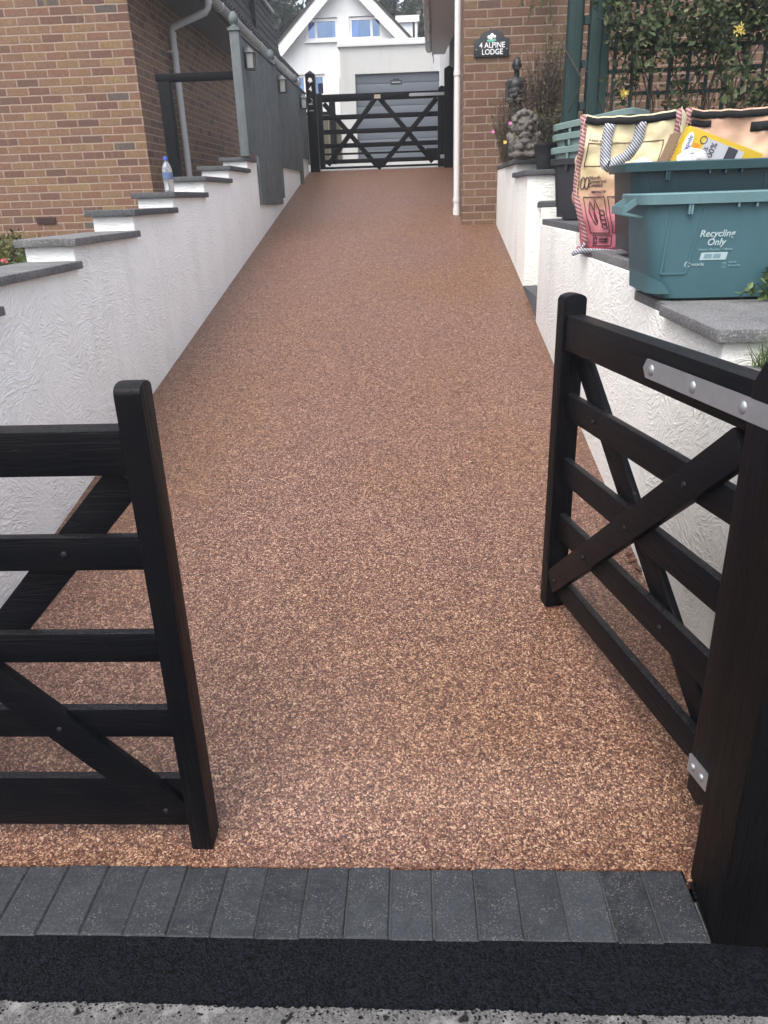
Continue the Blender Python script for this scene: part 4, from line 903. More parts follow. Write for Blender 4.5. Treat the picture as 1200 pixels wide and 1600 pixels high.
# ------------------------------------------------------------------ boxes on the right wall
def rr_ring(w, d, r, z, n=5, chamf=0.0, M_=None):
    pts = []
    for cx, cy, a0 in ((w/2-r, d/2-r, 0), (-(w/2-r), d/2-r, pi/2), (-(w/2-r), -(d/2-r), pi), (w/2-r, -(d/2-r), 1.5*pi)):
        for i in range(n+1):
            a = a0 + pi/2*i/n; pts.append(Vector((cx+r*cos(a), cy+r*sin(a), z)))
    return pts
def recycling_box(name, label, loc, rz, body, rim, w=0.56, d=0.38, h=0.335, group='kerbside recycling boxes', ends=True, ribs=True):
    o = thing(name, label, 'recycling box', loc, rz, group)
    k0 = 0.90; r = 0.055
    b = MB()
    outer = [rr_ring(w*k0-0.12, d*k0-0.035, r, 0.0), rr_ring(w*k0-0.105, d*k0-0.012, r, 0.006), rr_ring(w*k0-0.004, d*k0+0.006, r, 0.085), rr_ring(w-0.02, d-0.02, r, h-0.030)]
    inner = [rr_ring(w-0.03, d-0.03, r, h-0.035), rr_ring(w*k0-0.015, d*k0-0.015, r, 0.02)]
    b.loft(outer + inner); b.build('box_body', body, o, smooth=35, local=True, normals=True)
    b = MB(); b.loft([rr_ring(w-0.022, d-0.022, r, h-0.032), rr_ring(w+0.022, d+0.022, r+0.01, h-0.034), rr_ring(w+0.026, d+0.026, r+0.012, h-0.004), rr_ring(w+0.018, d+0.018, r+0.01, h), rr_ring(w-0.026, d-0.026, r, h), rr_ring(w-0.03, d-0.03, r, h-0.04)], (False, False))
    b.build('rim', rim, o, smooth=35, local=True)
    # raised ribs and panel edges of the front
    yf = lambda z: -(d*k0/2+0.003 + (d-0.026-d*k0)/2*(z/(h-0.030))) - 0.0025
    zl, zh = 0.088, h-0.05
    def rib(pts):
        b = MB(); n_ = len(pts); b.add(pts + [(q[0], q[1]+0.005, q[2]) for q in pts], [tuple(range(n_))] + [(i, n_+i, n_+(i+1) % n_, (i+1) % n_) for i in range(n_)]); b.build('rib', body, o, local=True)
    for xa, xb2 in ((-w*0.36, -w*0.385), (w*0.36, w*0.385), (-w*0.175, -w*0.245)) if ribs else ():
        rib([(xb2-0.0035, yf(zl), zl), (xb2+0.0035, yf(zl), zl), (xa+0.0035, yf(zh), zh), (xa-0.0035, yf(zh), zh)])
    if ribs: rib([(-w*0.38, yf(zl), zl-0.003), (-w*0.247, yf(zl), zl-0.003), (-w*0.247, yf(zl), zl+0.003), (-w*0.38, yf(zl), zl+0.003)])
    for xx in (-w*0.27, -w*0.255, w*0.0, w*0.1, w*0.2):
        b = MB(); b.box(xx-0.003, xx+0.003, -d/2-0.008, -d/2+0.012, h-0.066 if xx < -0.1 else h-0.048, h-0.033); b.build('clip', rim, o, local=True)
    if ends:
        for sx in (-1, 1):
            b = MB(); xw_ = sx*(w/2+0.012); xo = sx*(w/2+0.055)
            b.beam((xw_, -0.085, h-0.022), (xo, -0.085, h-0.050), 0.006, 0.022); b.beam((xw_, 0.085, h-0.022), (xo, 0.085, h-0.050), 0.006, 0.022)
            b.beam((xo, -0.088, h-0.052), (xo, 0.088, h-0.052), 0.008, 0.024); b.beam((sx*(w/2-0.012), -0.085, h-0.075), (xo, -0.085, h-0.060), 0.005, 0.008); b.beam((sx*(w/2-0.012), 0.085, h-0.075), (xo, 0.085, h-0.060), 0.005, 0.008)
            b.build('handle', rim, o, local=True)
    return o
def boxtext(o, d, h, body, size, x, z, mat, shear=0.0, align='CENTER', bold=0.0):
    k0 = 0.90; y0 = -(d*k0/2); y1 = -((d-0.02)/2); sl = Vector((0, y1-y0, h-0.035)).normalized()
    y = y0 + (y1-y0)*z/(h-0.035) - 0.0025
    loc = MW[o.name] @ Vector((x, y, z)); X = MW[o.name].to_3x3() @ Vector((1, 0, 0)); Z = MW[o.name].to_3x3() @ sl
    return text('lettering', body, size, loc, X, Z, mat, o, 0.0006, align, shear, bold)
def boxpatch(o, d, h, x0, x1, z0, z1, mat, name, off=0.0022):
    k0 = 0.90; f_ = lambda z: -(d*k0/2 + (d-0.02-d*k0)/2*(z/(h-0.035))) - off
    b = MB(); sk = (z1-z0)*0.18
    b.add([(x0, f_(z0), z0), (x1, f_(z0), z0), (x1+sk, f_(z1), z1), (x0+sk, f_(z1), z1), (x0, f_(z0)+0.002, z0), (x1, f_(z0)+0.002, z0), (x1+sk, f_(z1)+0.002, z1), (x0+sk, f_(z1)+0.002, z1)], [(0, 1, 2, 3), (0, 4, 5, 1), (1, 5, 6, 2), (2, 6, 7, 3), (3, 7, 4, 0)])
    return b.build(name, mat, o, local=True)
rb = recycling_box('recycling_box', 'teal recycling box with white lettering standing in front on the right wall', (1.066, 2.86, 1.213), R(-2.0), M['teal'], M['teal_rim'], 0.575, 0.39, 0.342)
D_, H_ = 0.39, 0.342
tx = -0.052
boxtext(rb, D_, H_, 'Recycling', 0.030, tx, 0.204, M['print'], 0.22, bold=0.0005)
boxtext(rb, D_, H_, 'Only', 0.030, tx, 0.177, M['print'], 0.22, bold=0.0005)
boxtext(rb, D_, H_, 'House Number / Name', 0.0115, tx+0.002, 0.160, M['print_faint'], 0.1)
boxpatch(rb, D_, H_, tx-0.046, tx+0.040, 0.130, 0.154, M['label'], 'name_label', 0.0022)
boxpatch(rb, D_, H_, tx-0.034, tx-0.008, 0.135, 0.149, M['smear'], 'smeared_writing', 0.0026)
boxpatch(rb, D_, H_, tx-0.004, tx+0.020, 0.135, 0.149, M['smear'], 'smeared_writing', 0.0026)
boxtext(rb, D_, H_, 'recycle', 0.0150, tx-0.073, 0.112, M['print'], 0.15, 'LEFT')
boxtext(rb, D_, H_, 'North', 0.0105, tx+0.050, 0.118, M['print_faint'], 0.1, 'LEFT')
boxtext(rb, D_, H_, 'Somerset', 0.0105, tx+0.050, 0.108, M['print_faint'], 0.1, 'LEFT')
def arc(o, d, h, cx, cz, r, a0, a1, w, mat, name, n=14, rx=1.0):
    k0 = 0.90; f_ = lambda z: -(d*k0/2 + (d-0.02-d*k0)/2*(z/(h-0.035))) - 0.0026
    b = MB()
    for i in range(n):
        t0, t1 = a0+(a1-a0)*i/n, a0+(a1-a0)*(i+1)/n; q = []
        for t_, rr in ((t0, r-w/2), (t1, r-w/2), (t1, r+w/2), (t0, r+w/2)): q.append((cx+rr*rx*cos(t_), f_(cz+rr*sin(t_)), cz+rr*sin(t_)))
        b.add(q, [(0, 1, 2, 3)])
    return b.build(name, mat, o, local=True, normals=False)
arc(rb, D_, H_, tx-0.084, 0.117, 0.008, R(20), R(330), 0.0035, M['print'], 'recycle_emblem')
for dx in (-0.003, 0.004): arc(rb, D_, H_, tx+0.036+dx, 0.112, 0.009, R(-80), R(260), 0.0018, M['print_faint'], 'council_emblem', 12, 0.4)

db = recycling_box('recycling_box', 'dark green recycling box full of packaging behind the teal box on the right wall', (1.150, 3.40, 1.314), R(-1.5), M['dkgreen'], M['dkgreen_rim'], 0.60, 0.39, 0.352, ends=False)
sb = []
for i, (z_, bm_, rm_, lab) in enumerate(((1.406, M['slatebox'], M['slatebox'], 'black recycling box at the bottom of the nested stack by the trellis post'),
      (1.478, M['sage'], M['sage'], 'faded sage recycling box nested second in the stack by the trellis post'),
      (1.553, M['sage'], M['sage'], 'faded sage recycling box nested third in the stack by the trellis post'),
      (1.618, M['dkgreen'], M['sage'], 'faded green recycling box nested on top of the stack by the trellis post'))):
    q = recycling_box('recycling_box', lab, (1.135+0.004*i, 4.98-0.006*i, z_), R(-38+1.5*i), bm_, rm_, 0.50-0.012*i, 0.38-0.012*i, 0.345, 'kerbside recycling boxes', False, False)
    q.rotation_euler = (0, R((0, -3, -4.5, -7)[i]), R(-38+1.5*i))

# yellow packaging box and crumpled film in the dark green box
pk = thing('packaging_box', 'yellow cardboard packaging box with grey panel sticking out of the dark green box', 'box', (1.2, 3.45, 1.35))
def frame(o, ex, ez):
    ex = Vector(ex).normalized(); ez = Vector(ez); ez = (ez-ex*ez.dot(ex)).normalized(); ey = ez.cross(ex)
    return Matrix(((ex.x, ey.x, ez.x, o[0]), (ex.y, ey.y, ez.y, o[1]), (ex.z, ey.z, ez.z, o[2]), (0, 0, 0, 1)))
Yp = 3.44
tl_, tr_ = at(1078, 196, Yp), at(1186, 238, Yp); bl_ = at(1050, 246, Yp)
ex = (tr_-tl_); ez = (tl_-bl_); PF = frame(tl_, ex, ez); wbx = ex.length+0.02
b = MB(); b.box(0, wbx, 0, 0.055, -0.26, 0, PF); b.build('carton', M['yellow'], pk, bevel=0.002)
def pp(name, mat, x0, x1, z0, z1, y=-0.0015): 
    q = MB(); q.box(x0, x1, y, 0.001, z0, z1, PF); return q.build(name, mat, pk)
pp('grey_panel', M['greylabel'], 0.085, 0.255, -0.22, -0.018); pp('dark_picture', M['darkprint'], 0.185, 0.228, -0.088, -0.020, -0.0025)
pp('orange_stripe', M['orange'], 0.045, 0.072, -0.14, -0.05)
q = MB(); q.ball(PF @ Vector((0.022, -0.001, -0.062)), (0.017, 0.004, 0.044), 16, 8, PF.to_3x3()); q.build('logo_oval', M['white'], pk, smooth=60)
Xd = PF.to_3x3() @ Vector((0, 0, 1)); Zd = PF.to_3x3() @ Vector((-1, 0, 0))
text('lettering', 'rapide', 0.026, PF @ Vector((0.029, -0.006, -0.062)), Xd, Zd, M['bluep'], pk, 0.0005)
text('lettering', '100%', 0.034, PF @ Vector((0.137, -0.003, -0.062)), Xd, Zd, M['darkprint'], pk, 0.0005)
text('lettering', 'LIVES', 0.022, PF @ Vector((0.108, -0.003, -0.075)), Xd, Zd, M['darkprint'], pk, 0.0005)
q = MB()
for i in range(20):
    a0, a1 = 2*pi*i/20, 2*pi*(i+1)/20
    q.add([PF @ Vector((0.078+r_*cos(a_), -0.0022, -0.030+r_*sin(a_))) for a_, r_ in ((a0, 0.012), (a1, 0.012), (a1, 0.0155), (a0, 0.0155))], [(0, 1, 2, 3)])
q.build('round_mark', M['darkprint'], pk, normals=False)
cf = thing('cardboard_sheet', 'thin brown cardboard sheet tucked beside the yellow packaging box', 'cardboard', (1.12, 3.48, 1.4))
PC = frame(at(1071, 200, 3.50), ex, ez); b = MB(); b.box(-0.016, -0.006, 0, 0.12, -0.22, -0.02, PC); b.build('sheet', M['card'], cf)
fm = thing('plastic_film', 'crumpled pale plastic film lying in the dark green box before the yellow carton', 'packaging', (1.1, 3.36, 1.6))
c = at(1083, 238, 3.36); b = MB(); b.ball((c.x, c.y, c.z-0.035), (0.062, 0.045, 0.05), 40, 28)
for i, v in enumerate(b.v):
    n_ = mnoise.noise(Vector(v)*22)*0.5 + abs(mnoise.noise(Vector(v)*48))*0.5
    b.v[i] = Vector(v) + (Vector(v)-c).normalized()*n_*0.040
b.build('film', M['foil'], fm, smooth=25)
c = at(1005, 245, 3.40); p2 = thing('paper_scrap', 'crumpled white paper at the left end of the dark green box', 'paper', (c.x, c.y, 1.6)); b = MB(); b.ball((c.x, c.y, c.z-0.04), (0.05, 0.05, 0.035), 24, 16)
for i, v in enumerate(b.v): b.v[i] = Vector(v) + (Vector(v)-c).normalized()*mnoise.noise(Vector(v)*40)*0.03
b.build('paper', M['curtain'], p2, smooth=25)

# woven bags
def woven_bag(label, loc, rz, w, d, h, fabric, full):
    o = thing('recycling_bag', label, 'bag', loc, rz, 'woven recycling bags')
    nu, nv = 30, 34
    def wob(x, z, s): return 0.034*mnoise.noise((x*7+s*7, z*5, s*3.1)) + 0.016*mnoise.noise((x*16, z*14, s)) + 0.010*abs(mnoise.noise((x*27+z*9, z*22, s))) + 0.004*abs(mnoise.noise((x*60, z*50, s)))
    def pt(side, u, v):
        z = h*v; bulge = 0.018*sin(pi*v)*(0.4+0.6*sin(pi*u))
        kx = 1.0 - 0.13*(1-v)**1.6 - 0.05*max(0, 0.25-v)/0.25
        if side == 0: x, y = (-w/2 + w*u)*kx, -d/2 - bulge + wob(u*w, z, 0)
        elif side == 1: x, y = w/2*kx + bulge*0.5 + wob(u*d, z, 1), -d/2 + d*u
        elif side == 2: x, y = (w/2 - w*u)*kx, d/2 + bulge + wob(u*w, z, 2)
        else: x, y = -w/2*kx - bulge*0.5 + wob(u*d, z, 3), d/2 - d*u
        z += (0.012*sin(3*u+side) - 0.026*sin(pi*u) + 0.008*mnoise.noise((u*9, side*3.0, 0)))*v**3
        x += 0.022*sin(2.6*z/h*pi+0.6)*(1-0.5*v) + 0.010*mnoise.noise((side*2.0, z*11, 4))
        return Vector((x, y, z))
    b = MB()
    for s_ in range(4):
        n0 = nu if s_ % 2 == 0 else 10
        b.add([pt(s_, i/n0, j/nv) for j in range(nv+1) for i in range(n0+1)], [(j*(n0+1)+i, j*(n0+1)+i+1, (j+1)*(n0+1)+i+1, (j+1)*(n0+1)+i) for j in range(nv) for i in range(n0)])
    b.add([(-w/2*.9, -d/2, 0.004), (w/2*.9, -d/2, 0.004), (w/2*.9, d/2, 0.004), (-w/2*.9, d/2, 0.004)], [(0, 1, 2, 3)])
    b.build('bag_body', fabric, o, smooth=60, local=True, weld=0.006, mods=[('thickness', 'SOLIDIFY', {'thickness': 0.002})])
    def strip(pts, w_, mat, name, nrm=Vector((0, -1, 0)), lift=0.004):
        mb = MB(); L_, R_ = [], []
        for i, p_ in enumerate(pts):
            p_ = Vector(p_); dd = (Vector(pts[min(i+1, len(pts)-1)]) - Vector(pts[max(i-1, 0)])).normalized(); sd = dd.cross(nrm).normalized()
            L_.append(p_+nrm*lift+sd*w_/2); R_.append(p_+nrm*lift-sd*w_/2)
        n_ = len(pts)
        mb.add(L_+R_, [(i, i+1, n_+i+1, n_+i) for i in range(n_-1)])
        return mb.build(name, mat, o, local=True, normals=False, smooth=60, mods=[('thickness', 'SOLIDIFY', {'thickness': 0.003, 'offset': 0})])
    F_ = lambda u, v: pt(0, u, v)
    for u in (0.022, 0.978): strip([F_(u, v/16) for v in range(17)], 0.026, M['hem'], 'corner_seam')
    strip([F_(0.05+0.9*u/16, 0.962) for u in range(17)], 0.030, M['velcro'], 'velcro_strip')
    if full:
        hp = [F_(0.30, 0.945), F_(0.275, 0.85), F_(0.285, 0.74), F_(0.31, 0.655), F_(0.35, 0.628), F_(0.42, 0.655), F_(0.52, 0.70), F_(0.585, 0.78), F_(0.605, 0.86), F_(0.61, 0.945)]
        hp = [hp[0]] + [hp[i].lerp(hp[i+1], t_) for i in range(len(hp)-1) for t_ in (0.5, 1.0)]
        strip(hp, 0.046, M['web'], 'strap_handle', lift=0.009)
        def box_line(u0, u1, v0, v1):
            for a_, b_ in (((u0, v0), (u1, v0)), ((u1, v0), (u1, v1)), ((u1, v1), (u0, v1)), ((u0, v1), (u0, v0))):
                strip([F_(a_[0]+(b_[0]-a_[0])*i/8, a_[1]+(b_[1]-a_[1])*i/8) for i in range(9)], 0.0032, M['ink'], 'printed_line', lift=0.0035)
        box_line(0.09, 0.86, 0.635, 0.80)
        box_line(0.10, 0.335, 0.13, 0.405); box_line(0.375, 0.63, 0.13, 0.405); box_line(0.13, 0.36, 0.03, 0.115)
        def btext(bd, sz, u, v, align='LEFT', bold=0.0):
            q_ = MW[o.name] @ (F_(u, v) + Vector((0, -0.0055, 0))); X_ = MW[o.name].to_3x3() @ (F_(u+0.1, v)-F_(u-0.02, v)); Z_ = MW[o.name].to_3x3() @ (F_(u, v+0.05)-F_(u, v-0.02))
            text('lettering', bd, sz, q_, X_, Z_, M['ink'], o, 0.0008, align, 0, bold)
        btext('North', 0.023, 0.165, 0.536, bold=0.0003); btext('Somerset', 0.023, 0.165, 0.508, bold=0.0003); btext('Council', 0.023, 0.165, 0.480, bold=0.0003)
        btext('RECYCLE TO', 0.013, 0.20, 0.435, bold=0.0005); btext('PLEASE KEEP DRY', 0.014, 0.09, 0.815)
        # printed outlines: leaf emblem, bottles, can and cups
        def outline(pts, wd=0.003): strip([F_(*q_) for q_ in pts], wd*1.3, M['ink'], 'printed_line', lift=0.0035)
        for du in (0.0, 0.045):
            outline([(0.095+du+0.022*cos(a_), 0.51+0.045*sin(a_)) for a_ in [2*pi*i/14 for i in range(15)]])
        outline([(0.15, 0.34), (0.165, 0.375), (0.18, 0.34), (0.195, 0.30), (0.19, 0.24), (0.21, 0.20)]); outline([(0.15, 0.34), (0.14, 0.30), (0.165, 0.23), (0.19, 0.19)])
        outline([(0.205, 0.33), (0.225, 0.385), (0.245, 0.33), (0.262, 0.30), (0.255, 0.22)]); outline([(0.205, 0.33), (0.195, 0.29), (0.215, 0.22)])
        for zc_ in (0.28, 0.245, 0.21, 0.18): outline([(0.25, zc_), (0.27, zc_+0.025), (0.305, zc_+0.02), (0.315, zc_-0.012), (0.285, zc_-0.018), (0.25, zc_)])
        outline([(0.155+0.018*cos(a_), 0.072+0.026*sin(a_)) for a_ in [2*pi*i/10 for i in range(11)]])
        for zc_ in (0.085, 0.065): outline([(0.20, zc_), (0.31, zc_)], 0.006)
        # loose bottom hem hanging over the wall edge
        strip([F_(-0.06, -0.005)+Vector((-0.02, -0.03, -0.012)), F_(0.02, -0.02)+Vector((0.0, -0.015, 0.01)), F_(0.2, -0.01), F_(0.45, -0.02), F_(0.7, -0.015)], 0.022, M['web'], 'bottom_hem', lift=0.010)
        strip([F_(-0.06, -0.005)+Vector((-0.02, -0.03, -0.012)), F_(0.0, 0.02), F_(0.03, 0.05)], 0.014, M['web'], 'bottom_hem', lift=0.010)
    else:
        strip([F_(0.62+0.30*i/4, 0.865) for i in range(5)], 0.040, M['velcro'], 'velcro_patch')
        strip([F_(0.02+0.22*i/4, 0.90) for i in range(5)], 0.026, M['velcro'], 'velcro_patch')
    return o
woven_bag('yellow to pink woven council bag with striped strap behind the dark green box', (1.000, 3.93, 1.306), R(-14), 0.43, 0.20, 0.585, M['bag'], True)
woven_bag('peach woven bag with black velcro patch standing to the right behind the yellow carton', (1.50, 3.99, 1.306), R(-10), 0.46, 0.20, 0.60, M['bag2'], False)

# ------------------------------------------------------------------ statues and pots
REM = lambda v, dn: [('remesh', 'REMESH', {'mode': 'VOXEL', 'voxel_size': v, 'use_smooth_shade': True})]
yb, zb = 6.75, 1.832
st = thing('stone_bust', 'weathered grey stone grotesque bust with crown of hair on the right wall', 'statue', (0.915, yb, zb))
b = MB(); X0 = at(818, 230, yb).x
def B(x, y, z, r, rot=None): b.ball((X0+x, yb+y, zb+z), r, 16, 12, rot)
B(0, 0, 0.025, (0.125, 0.095, 0.035)); B(0, 0.01, 0.075, (0.105, 0.085, 0.075)); B(0, -0.02, 0.10, (0.085, 0.075, 0.06))
for sx in (-1, 1):
    B(sx*0.092, -0.03, 0.11, (0.032, 0.038, 0.07)); B(sx*0.05, -0.085, 0.075, (0.04, 0.03, 0.024)); B(sx*0.118, -0.01, 0.155, (0.026, 0.03, 0.035)); B(sx*0.06, -0.09, 0.022, (0.045, 0.03, 0.026))
B(0, -0.085, 0.115, (0.045, 0.024, 0.026)); B(0, -0.075, 0.152, (0.06, 0.03, 0.016)); B(0, -0.088, 0.17, (0.038, 0.02, 0.010))
B(0, 0.0, 0.225, (0.078, 0.075, 0.08)); B(0, -0.05, 0.195, (0.055, 0.03, 0.035))
B(0, -0.082, 0.222, (0.016, 0.022, 0.024)); 
for sx in (-1, 1):
    B(sx*0.034, -0.066, 0.250, (0.024, 0.018, 0.010)); B(sx*0.036, -0.068, 0.205, (0.026, 0.018, 0.018)); B(sx*0.030, -0.068, 0.236, (0.011, 0.008, 0.008)); B(sx*0.084, 0.0, 0.225, (0.022, 0.025, 0.04)); B(sx*0.07, 0.01, 0.285, (0.034, 0.04, 0.034))
B(0, -0.062, 0.186, (0.036, 0.02, 0.008)); B(0, -0.05, 0.166, (0.03, 0.022, 0.014))
for i in range(9):
    a = R(-80+20*i); B(0.078*sin(a), -0.02+0.012*(i % 2), 0.262+0.065*cos(a), (0.022, 0.034, 0.026))
B(-0.012, 0, 0.325, (0.024, 0.03, 0.026))
tex = bpy.data.textures.new('erosion', 'CLOUDS'); tex.noise_scale = 0.018; tex.noise_depth = 3
sbo = b.build('figure', M['stone'], st, mods=REM(0.007, 0))
md = sbo.modifiers.new('erosion', 'DISPLACE'); md.texture = tex; md.strength = 0.018; md.mid_level = 0.5; md.texture_coords = 'LOCAL'

ys2 = 7.55
bs = thing('bronze_figure', 'slender dark bronze standing figure with folded arms before the right brick house', 'statue', (0.92, ys2, 1.832))
b = MB(); P0 = at(806, 232, ys2); PT = at(806, 88, ys2); hh = PT.z - 1.84; X0 = at(806, 150, ys2).x; Z0 = 1.835
def cap(p, q, r0, r1, n=9):
    p = Vector(p); q = Vector(q)
    for i in range(n+1):
        t_ = i/n; c_ = p.lerp(q, t_); r_ = r0+(r1-r0)*t_; b.ball((X0+c_.x, ys2+c_.y, Z0+c_.z*hh), r_, 12, 8)
b.ball((X0, ys2, Z0+0.93*hh), (0.037, 0.044, 0.055), 16, 12); b.ball((X0-0.004, ys2-0.045, Z0+0.915*hh), (0.010, 0.012, 0.014)); b.ball((X0, ys2-0.03, Z0+0.885*hh), (0.024, 0.024, 0.02)); b.ball((X0+0.004, ys2+0.02, Z0+0.955*hh), (0.036, 0.040, 0.042))
for sx in (-1, 1): b.ball((X0+sx*0.037, ys2, Z0+0.925*hh), (0.008, 0.012, 0.018))
cap((0, 0.005, 0.80), (0, 0, 0.90), 0.026, 0.024, 5)
cap((-0.052, 0.0, 0.775), (0.052, 0.0, 0.775), 0.030, 0.030, 8)
for z_, rx, ry in ((0.74, 0.066, 0.044), (0.68, 0.064, 0.048), (0.62, 0.060, 0.048), (0.56, 0.060, 0.045), (0.50, 0.055, 0.042), (0.44, 0.060, 0.046), (0.38, 0.058, 0.046), (0.30, 0.052, 0.042), (0.2, 0.046, 0.038), (0.1, 0.042, 0.036), (0.03, 0.046, 0.042)): b.ball((X0, ys2, Z0+z_*hh), (rx, ry, 0.055), 16, 10)
for sx in (-1, 1):
    cap((sx*0.070, 0.0, 0.765), (sx*0.080, -0.005, 0.60), 0.023, 0.019); cap((sx*0.080, -0.005, 0.60), (-sx*0.03, -0.062, 0.615+0.02*sx), 0.020, 0.015)
    for i in range(4): cap((-sx*0.03-sx*0.008*i, -0.066, 0.628+0.02*sx-0.010*i), (-sx*0.058-sx*0.003*i, -0.058, 0.632+0.02*sx-0.012*i), 0.006, 0.005, 4)
b.lathe([(0.075, 0), (0.075, 0.02), (0.05, 0.03)], (X0, ys2, Z0), 16)
b.build('figure', M['bronze'], bs, mods=REM(0.007, 0))

def leaves(mb, pts, size, rnd, up=0.3, asp=0.55, fold=0.25):
    for p in pts:
        p = Vector(p); s_ = size*rnd.uniform(0.6, 1.3)
        d_ = Vector((rnd.gauss(0, 1), rnd.gauss(0, 1), rnd.gauss(0, 1)+up)).normalized()
        n_ = Vector((rnd.gauss(0, 0.7), rnd.gauss(-0.5, 0.7), rnd.gauss(0.6, 0.7))); a_ = d_.cross(n_)
        if a_.length < 1e-3: continue
        a_.normalize(); n2 = a_.cross(d_)
        mb.add([p, p+d_*s_*0.55+a_*s_*asp*0.5+n2*s_*fold*0.3, p+d_*s_, p+d_*s_*0.55-a_*s_*asp*0.5+n2*s_*fold*0.3], [(0, 1, 2), (0, 2, 3)])
        r_ = min(1, max(0, rnd.gauss(0.48, 0.24))); mb.rnd += [r_, min(1, r_+0.06)]
def flower(mb, c, r, rnd, n=6, nrm=(0, -1, 0.4)):
    nrm = Vector(nrm).normalized(); a_ = nrm.cross(Vector((0.3, 0.2, 1))).normalized(); b_ = nrm.cross(a_)
    for i in range(n):
        t0 = 2*pi*i/n; dd = a_*cos(t0)+b_*sin(t0); e_ = a_*cos(t0+pi/2)+b_*sin(t0+pi/2)
        mb.add([Vector(c), Vector(c)+dd*r*0.6+e_*r*0.42+nrm*r*0.15, Vector(c)+dd*r+nrm*r*0.1, Vector(c)+dd*r*0.6-e_*r*0.42+nrm*r*0.15], [(0, 1, 2), (0, 2, 3)]); mb.rnd += [rnd.random()]*2
def stems(mb, base, n, h, spread, rnd, r=0.003, lean=(0, 0)):
    tips = []
    for i in range(n):
        b0 = Vector(base) + Vector((rnd.uniform(-1, 1)*spread*0.3, rnd.uniform(-1, 1)*spread*0.3, 0)); hh_ = h*rnd.uniform(0.55, 1.05)
        e_ = b0 + Vector((rnd.uniform(-1, 1)*spread+lean[0], rnd.uniform(-1, 1)*spread*0.6+lean[1], hh_)); m_ = b0.lerp(e_, 0.5) + Vector((rnd.uniform(-1, 1)*0.02, rnd.uniform(-1, 1)*0.02, hh_*0.06))
        mb.tube([b0, m_, e_], [r, r*0.8, r*0.4], 4, False); tips.append((b0, m_, e_))
    return tips
rp = random.Random(21)
# green glazed pot with yellow flowers
yp = 7.15; c = at(808, 247, yp); pz = 1.832
gp = thing('plant_pot', 'small green glazed pot with pale yellow flowers beside the stone bust', 'plant pot', (c.x, yp, pz))
b = MB(); b.lathe([(0.045, 0), (0.075, 0.03), (0.088, 0.08), (0.080, 0.13), (0.068, 0.155), (0.072, 0.165), (0.060, 0.165), (0.055, 0.14)], (c.x, yp, pz), 20); b.build('pot', M['potgreen'], gp, smooth=50)
b = MB(); b.rnd = []; leaves(b, [(c.x+rp.gauss(0, 0.045), yp+rp.gauss(0, 0.045), pz+0.17+abs(rp.gauss(0, 0.05))) for _ in range(120)], 0.04, rp); b.build('leaves', M['fern'], gp, normals=False)
b = MB(); b.rnd = []
for _ in range(9): flower(b, (c.x+rp.gauss(-0.01, 0.04), yp-0.05+rp.gauss(0, 0.03), pz+0.19+rp.uniform(-0.05, 0.09)), 0.018, rp)
b.build('flowers', M['petal_y'], gp, normals=False)
# black pot with dark heather
yk = 6.55; c = at(848, 250, yk)
kp = thing('plant_pot', 'black pot with dark bushy foliage between the stone bust and the black box stack', 'plant pot', (c.x, yk, 1.727))
b = MB(); b.lathe([(0.06, 0), (0.085, 0.10), (0.09, 0.17), (0.095, 0.175), (0.095, 0.19), (0.08, 0.19), (0.075, 0.15)], (c.x+0.02, yk, 1.728), 20); b.build('pot', M['potblack'], kp, smooth=50)
b = MB(); b.rnd = []; leaves(b, [(c.x+0.03+rp.gauss(0, 0.045), yk+0.05+rp.gauss(0, 0.05), 1.90+rp.uniform(0, 0.22)) for _ in range(420)], 0.03, rp, 0.8, 0.35); b.build('leaves', M['darkdry'], kp, normals=False)
# pink petunia trailing by the wall
c = at(798, 196, 7.4)
pt_ = thing('petunia_plant', 'straggling plant with pink flowers beside the brick house corner', 'flowers', (c.x, 7.4, 1.84))
b = MB(); ts = stems(b, (c.x, 7.45, 1.84), 16, 0.30, 0.14, rp); b.build('stems', M['stem'], pt_)
b = MB(); b.rnd = []; leaves(b, [q[1].lerp(q[2], rp.random())+Vector((rp.gauss(0, .015), rp.gauss(0, .015), 0)) for q in ts for _ in range(9)], 0.035, rp); b.build('leaves', M['fern'], pt_, normals=False)
b = MB(); b.rnd = []
for (fx, fy, rr) in ((797, 193, 0.019), (803, 187, 0.019), (809, 190, 0.015), (770, 206, 0.018)): flower(b, at(fx, fy, 7.25), rr, rp, 7)
b.build('flowers', M['petal_p'], pt_, normals=False)
# dry heather and lavender clumps behind the bust
def dry_clump(name, label, px, py, Y, zb_, n, h, spread, mat, lf=6, sz=0.028, cat='plant'):
    c = at(px, py, Y); o = thing(name, label, cat, (c.x, Y, zb_))
    b = MB(); ts = stems(b, (c.x, Y, zb_), n, h, spread, rp, 0.0028); b.build('stems', M['stem'], o)
    b = MB(); b.rnd = []; leaves(b, [q[1].lerp(q[2], rp.uniform(-0.4, 1.05))+Vector((rp.gauss(0, .012), rp.gauss(0, .012), 0)) for q in ts for _ in range(lf)], sz, rp, 1.2, 0.35); b.build('leaves', mat, o, normals=False); return o
dry_clump('lavender_plant', 'dry greyish lavender clump at the foot of the bronze figure', 792, 175, 7.35, 1.83, 60, 0.52, 0.12, M['dry'], 14, 0.024)
dry_clump('heather_plant', 'tall dry brown heather clump between the bronze figure and the trellis', 850, 160, 7.5, 1.70, 260, 0.98, 0.20, M['dry'], 18, 0.030)
dry_clump('green_shrub', 'upright olive green shrub against the brick beside the trellis post', 868, 130, 7.9, 1.7, 70, 1.25, 0.13, M['shrub'], 22, 0.035)
dry_clump('green_shrub', 'low olive green shrub behind the black pot and box stack', 872, 205, 6.9, 1.7, 70, 0.5, 0.2, M['shrub'], 12, 0.035)
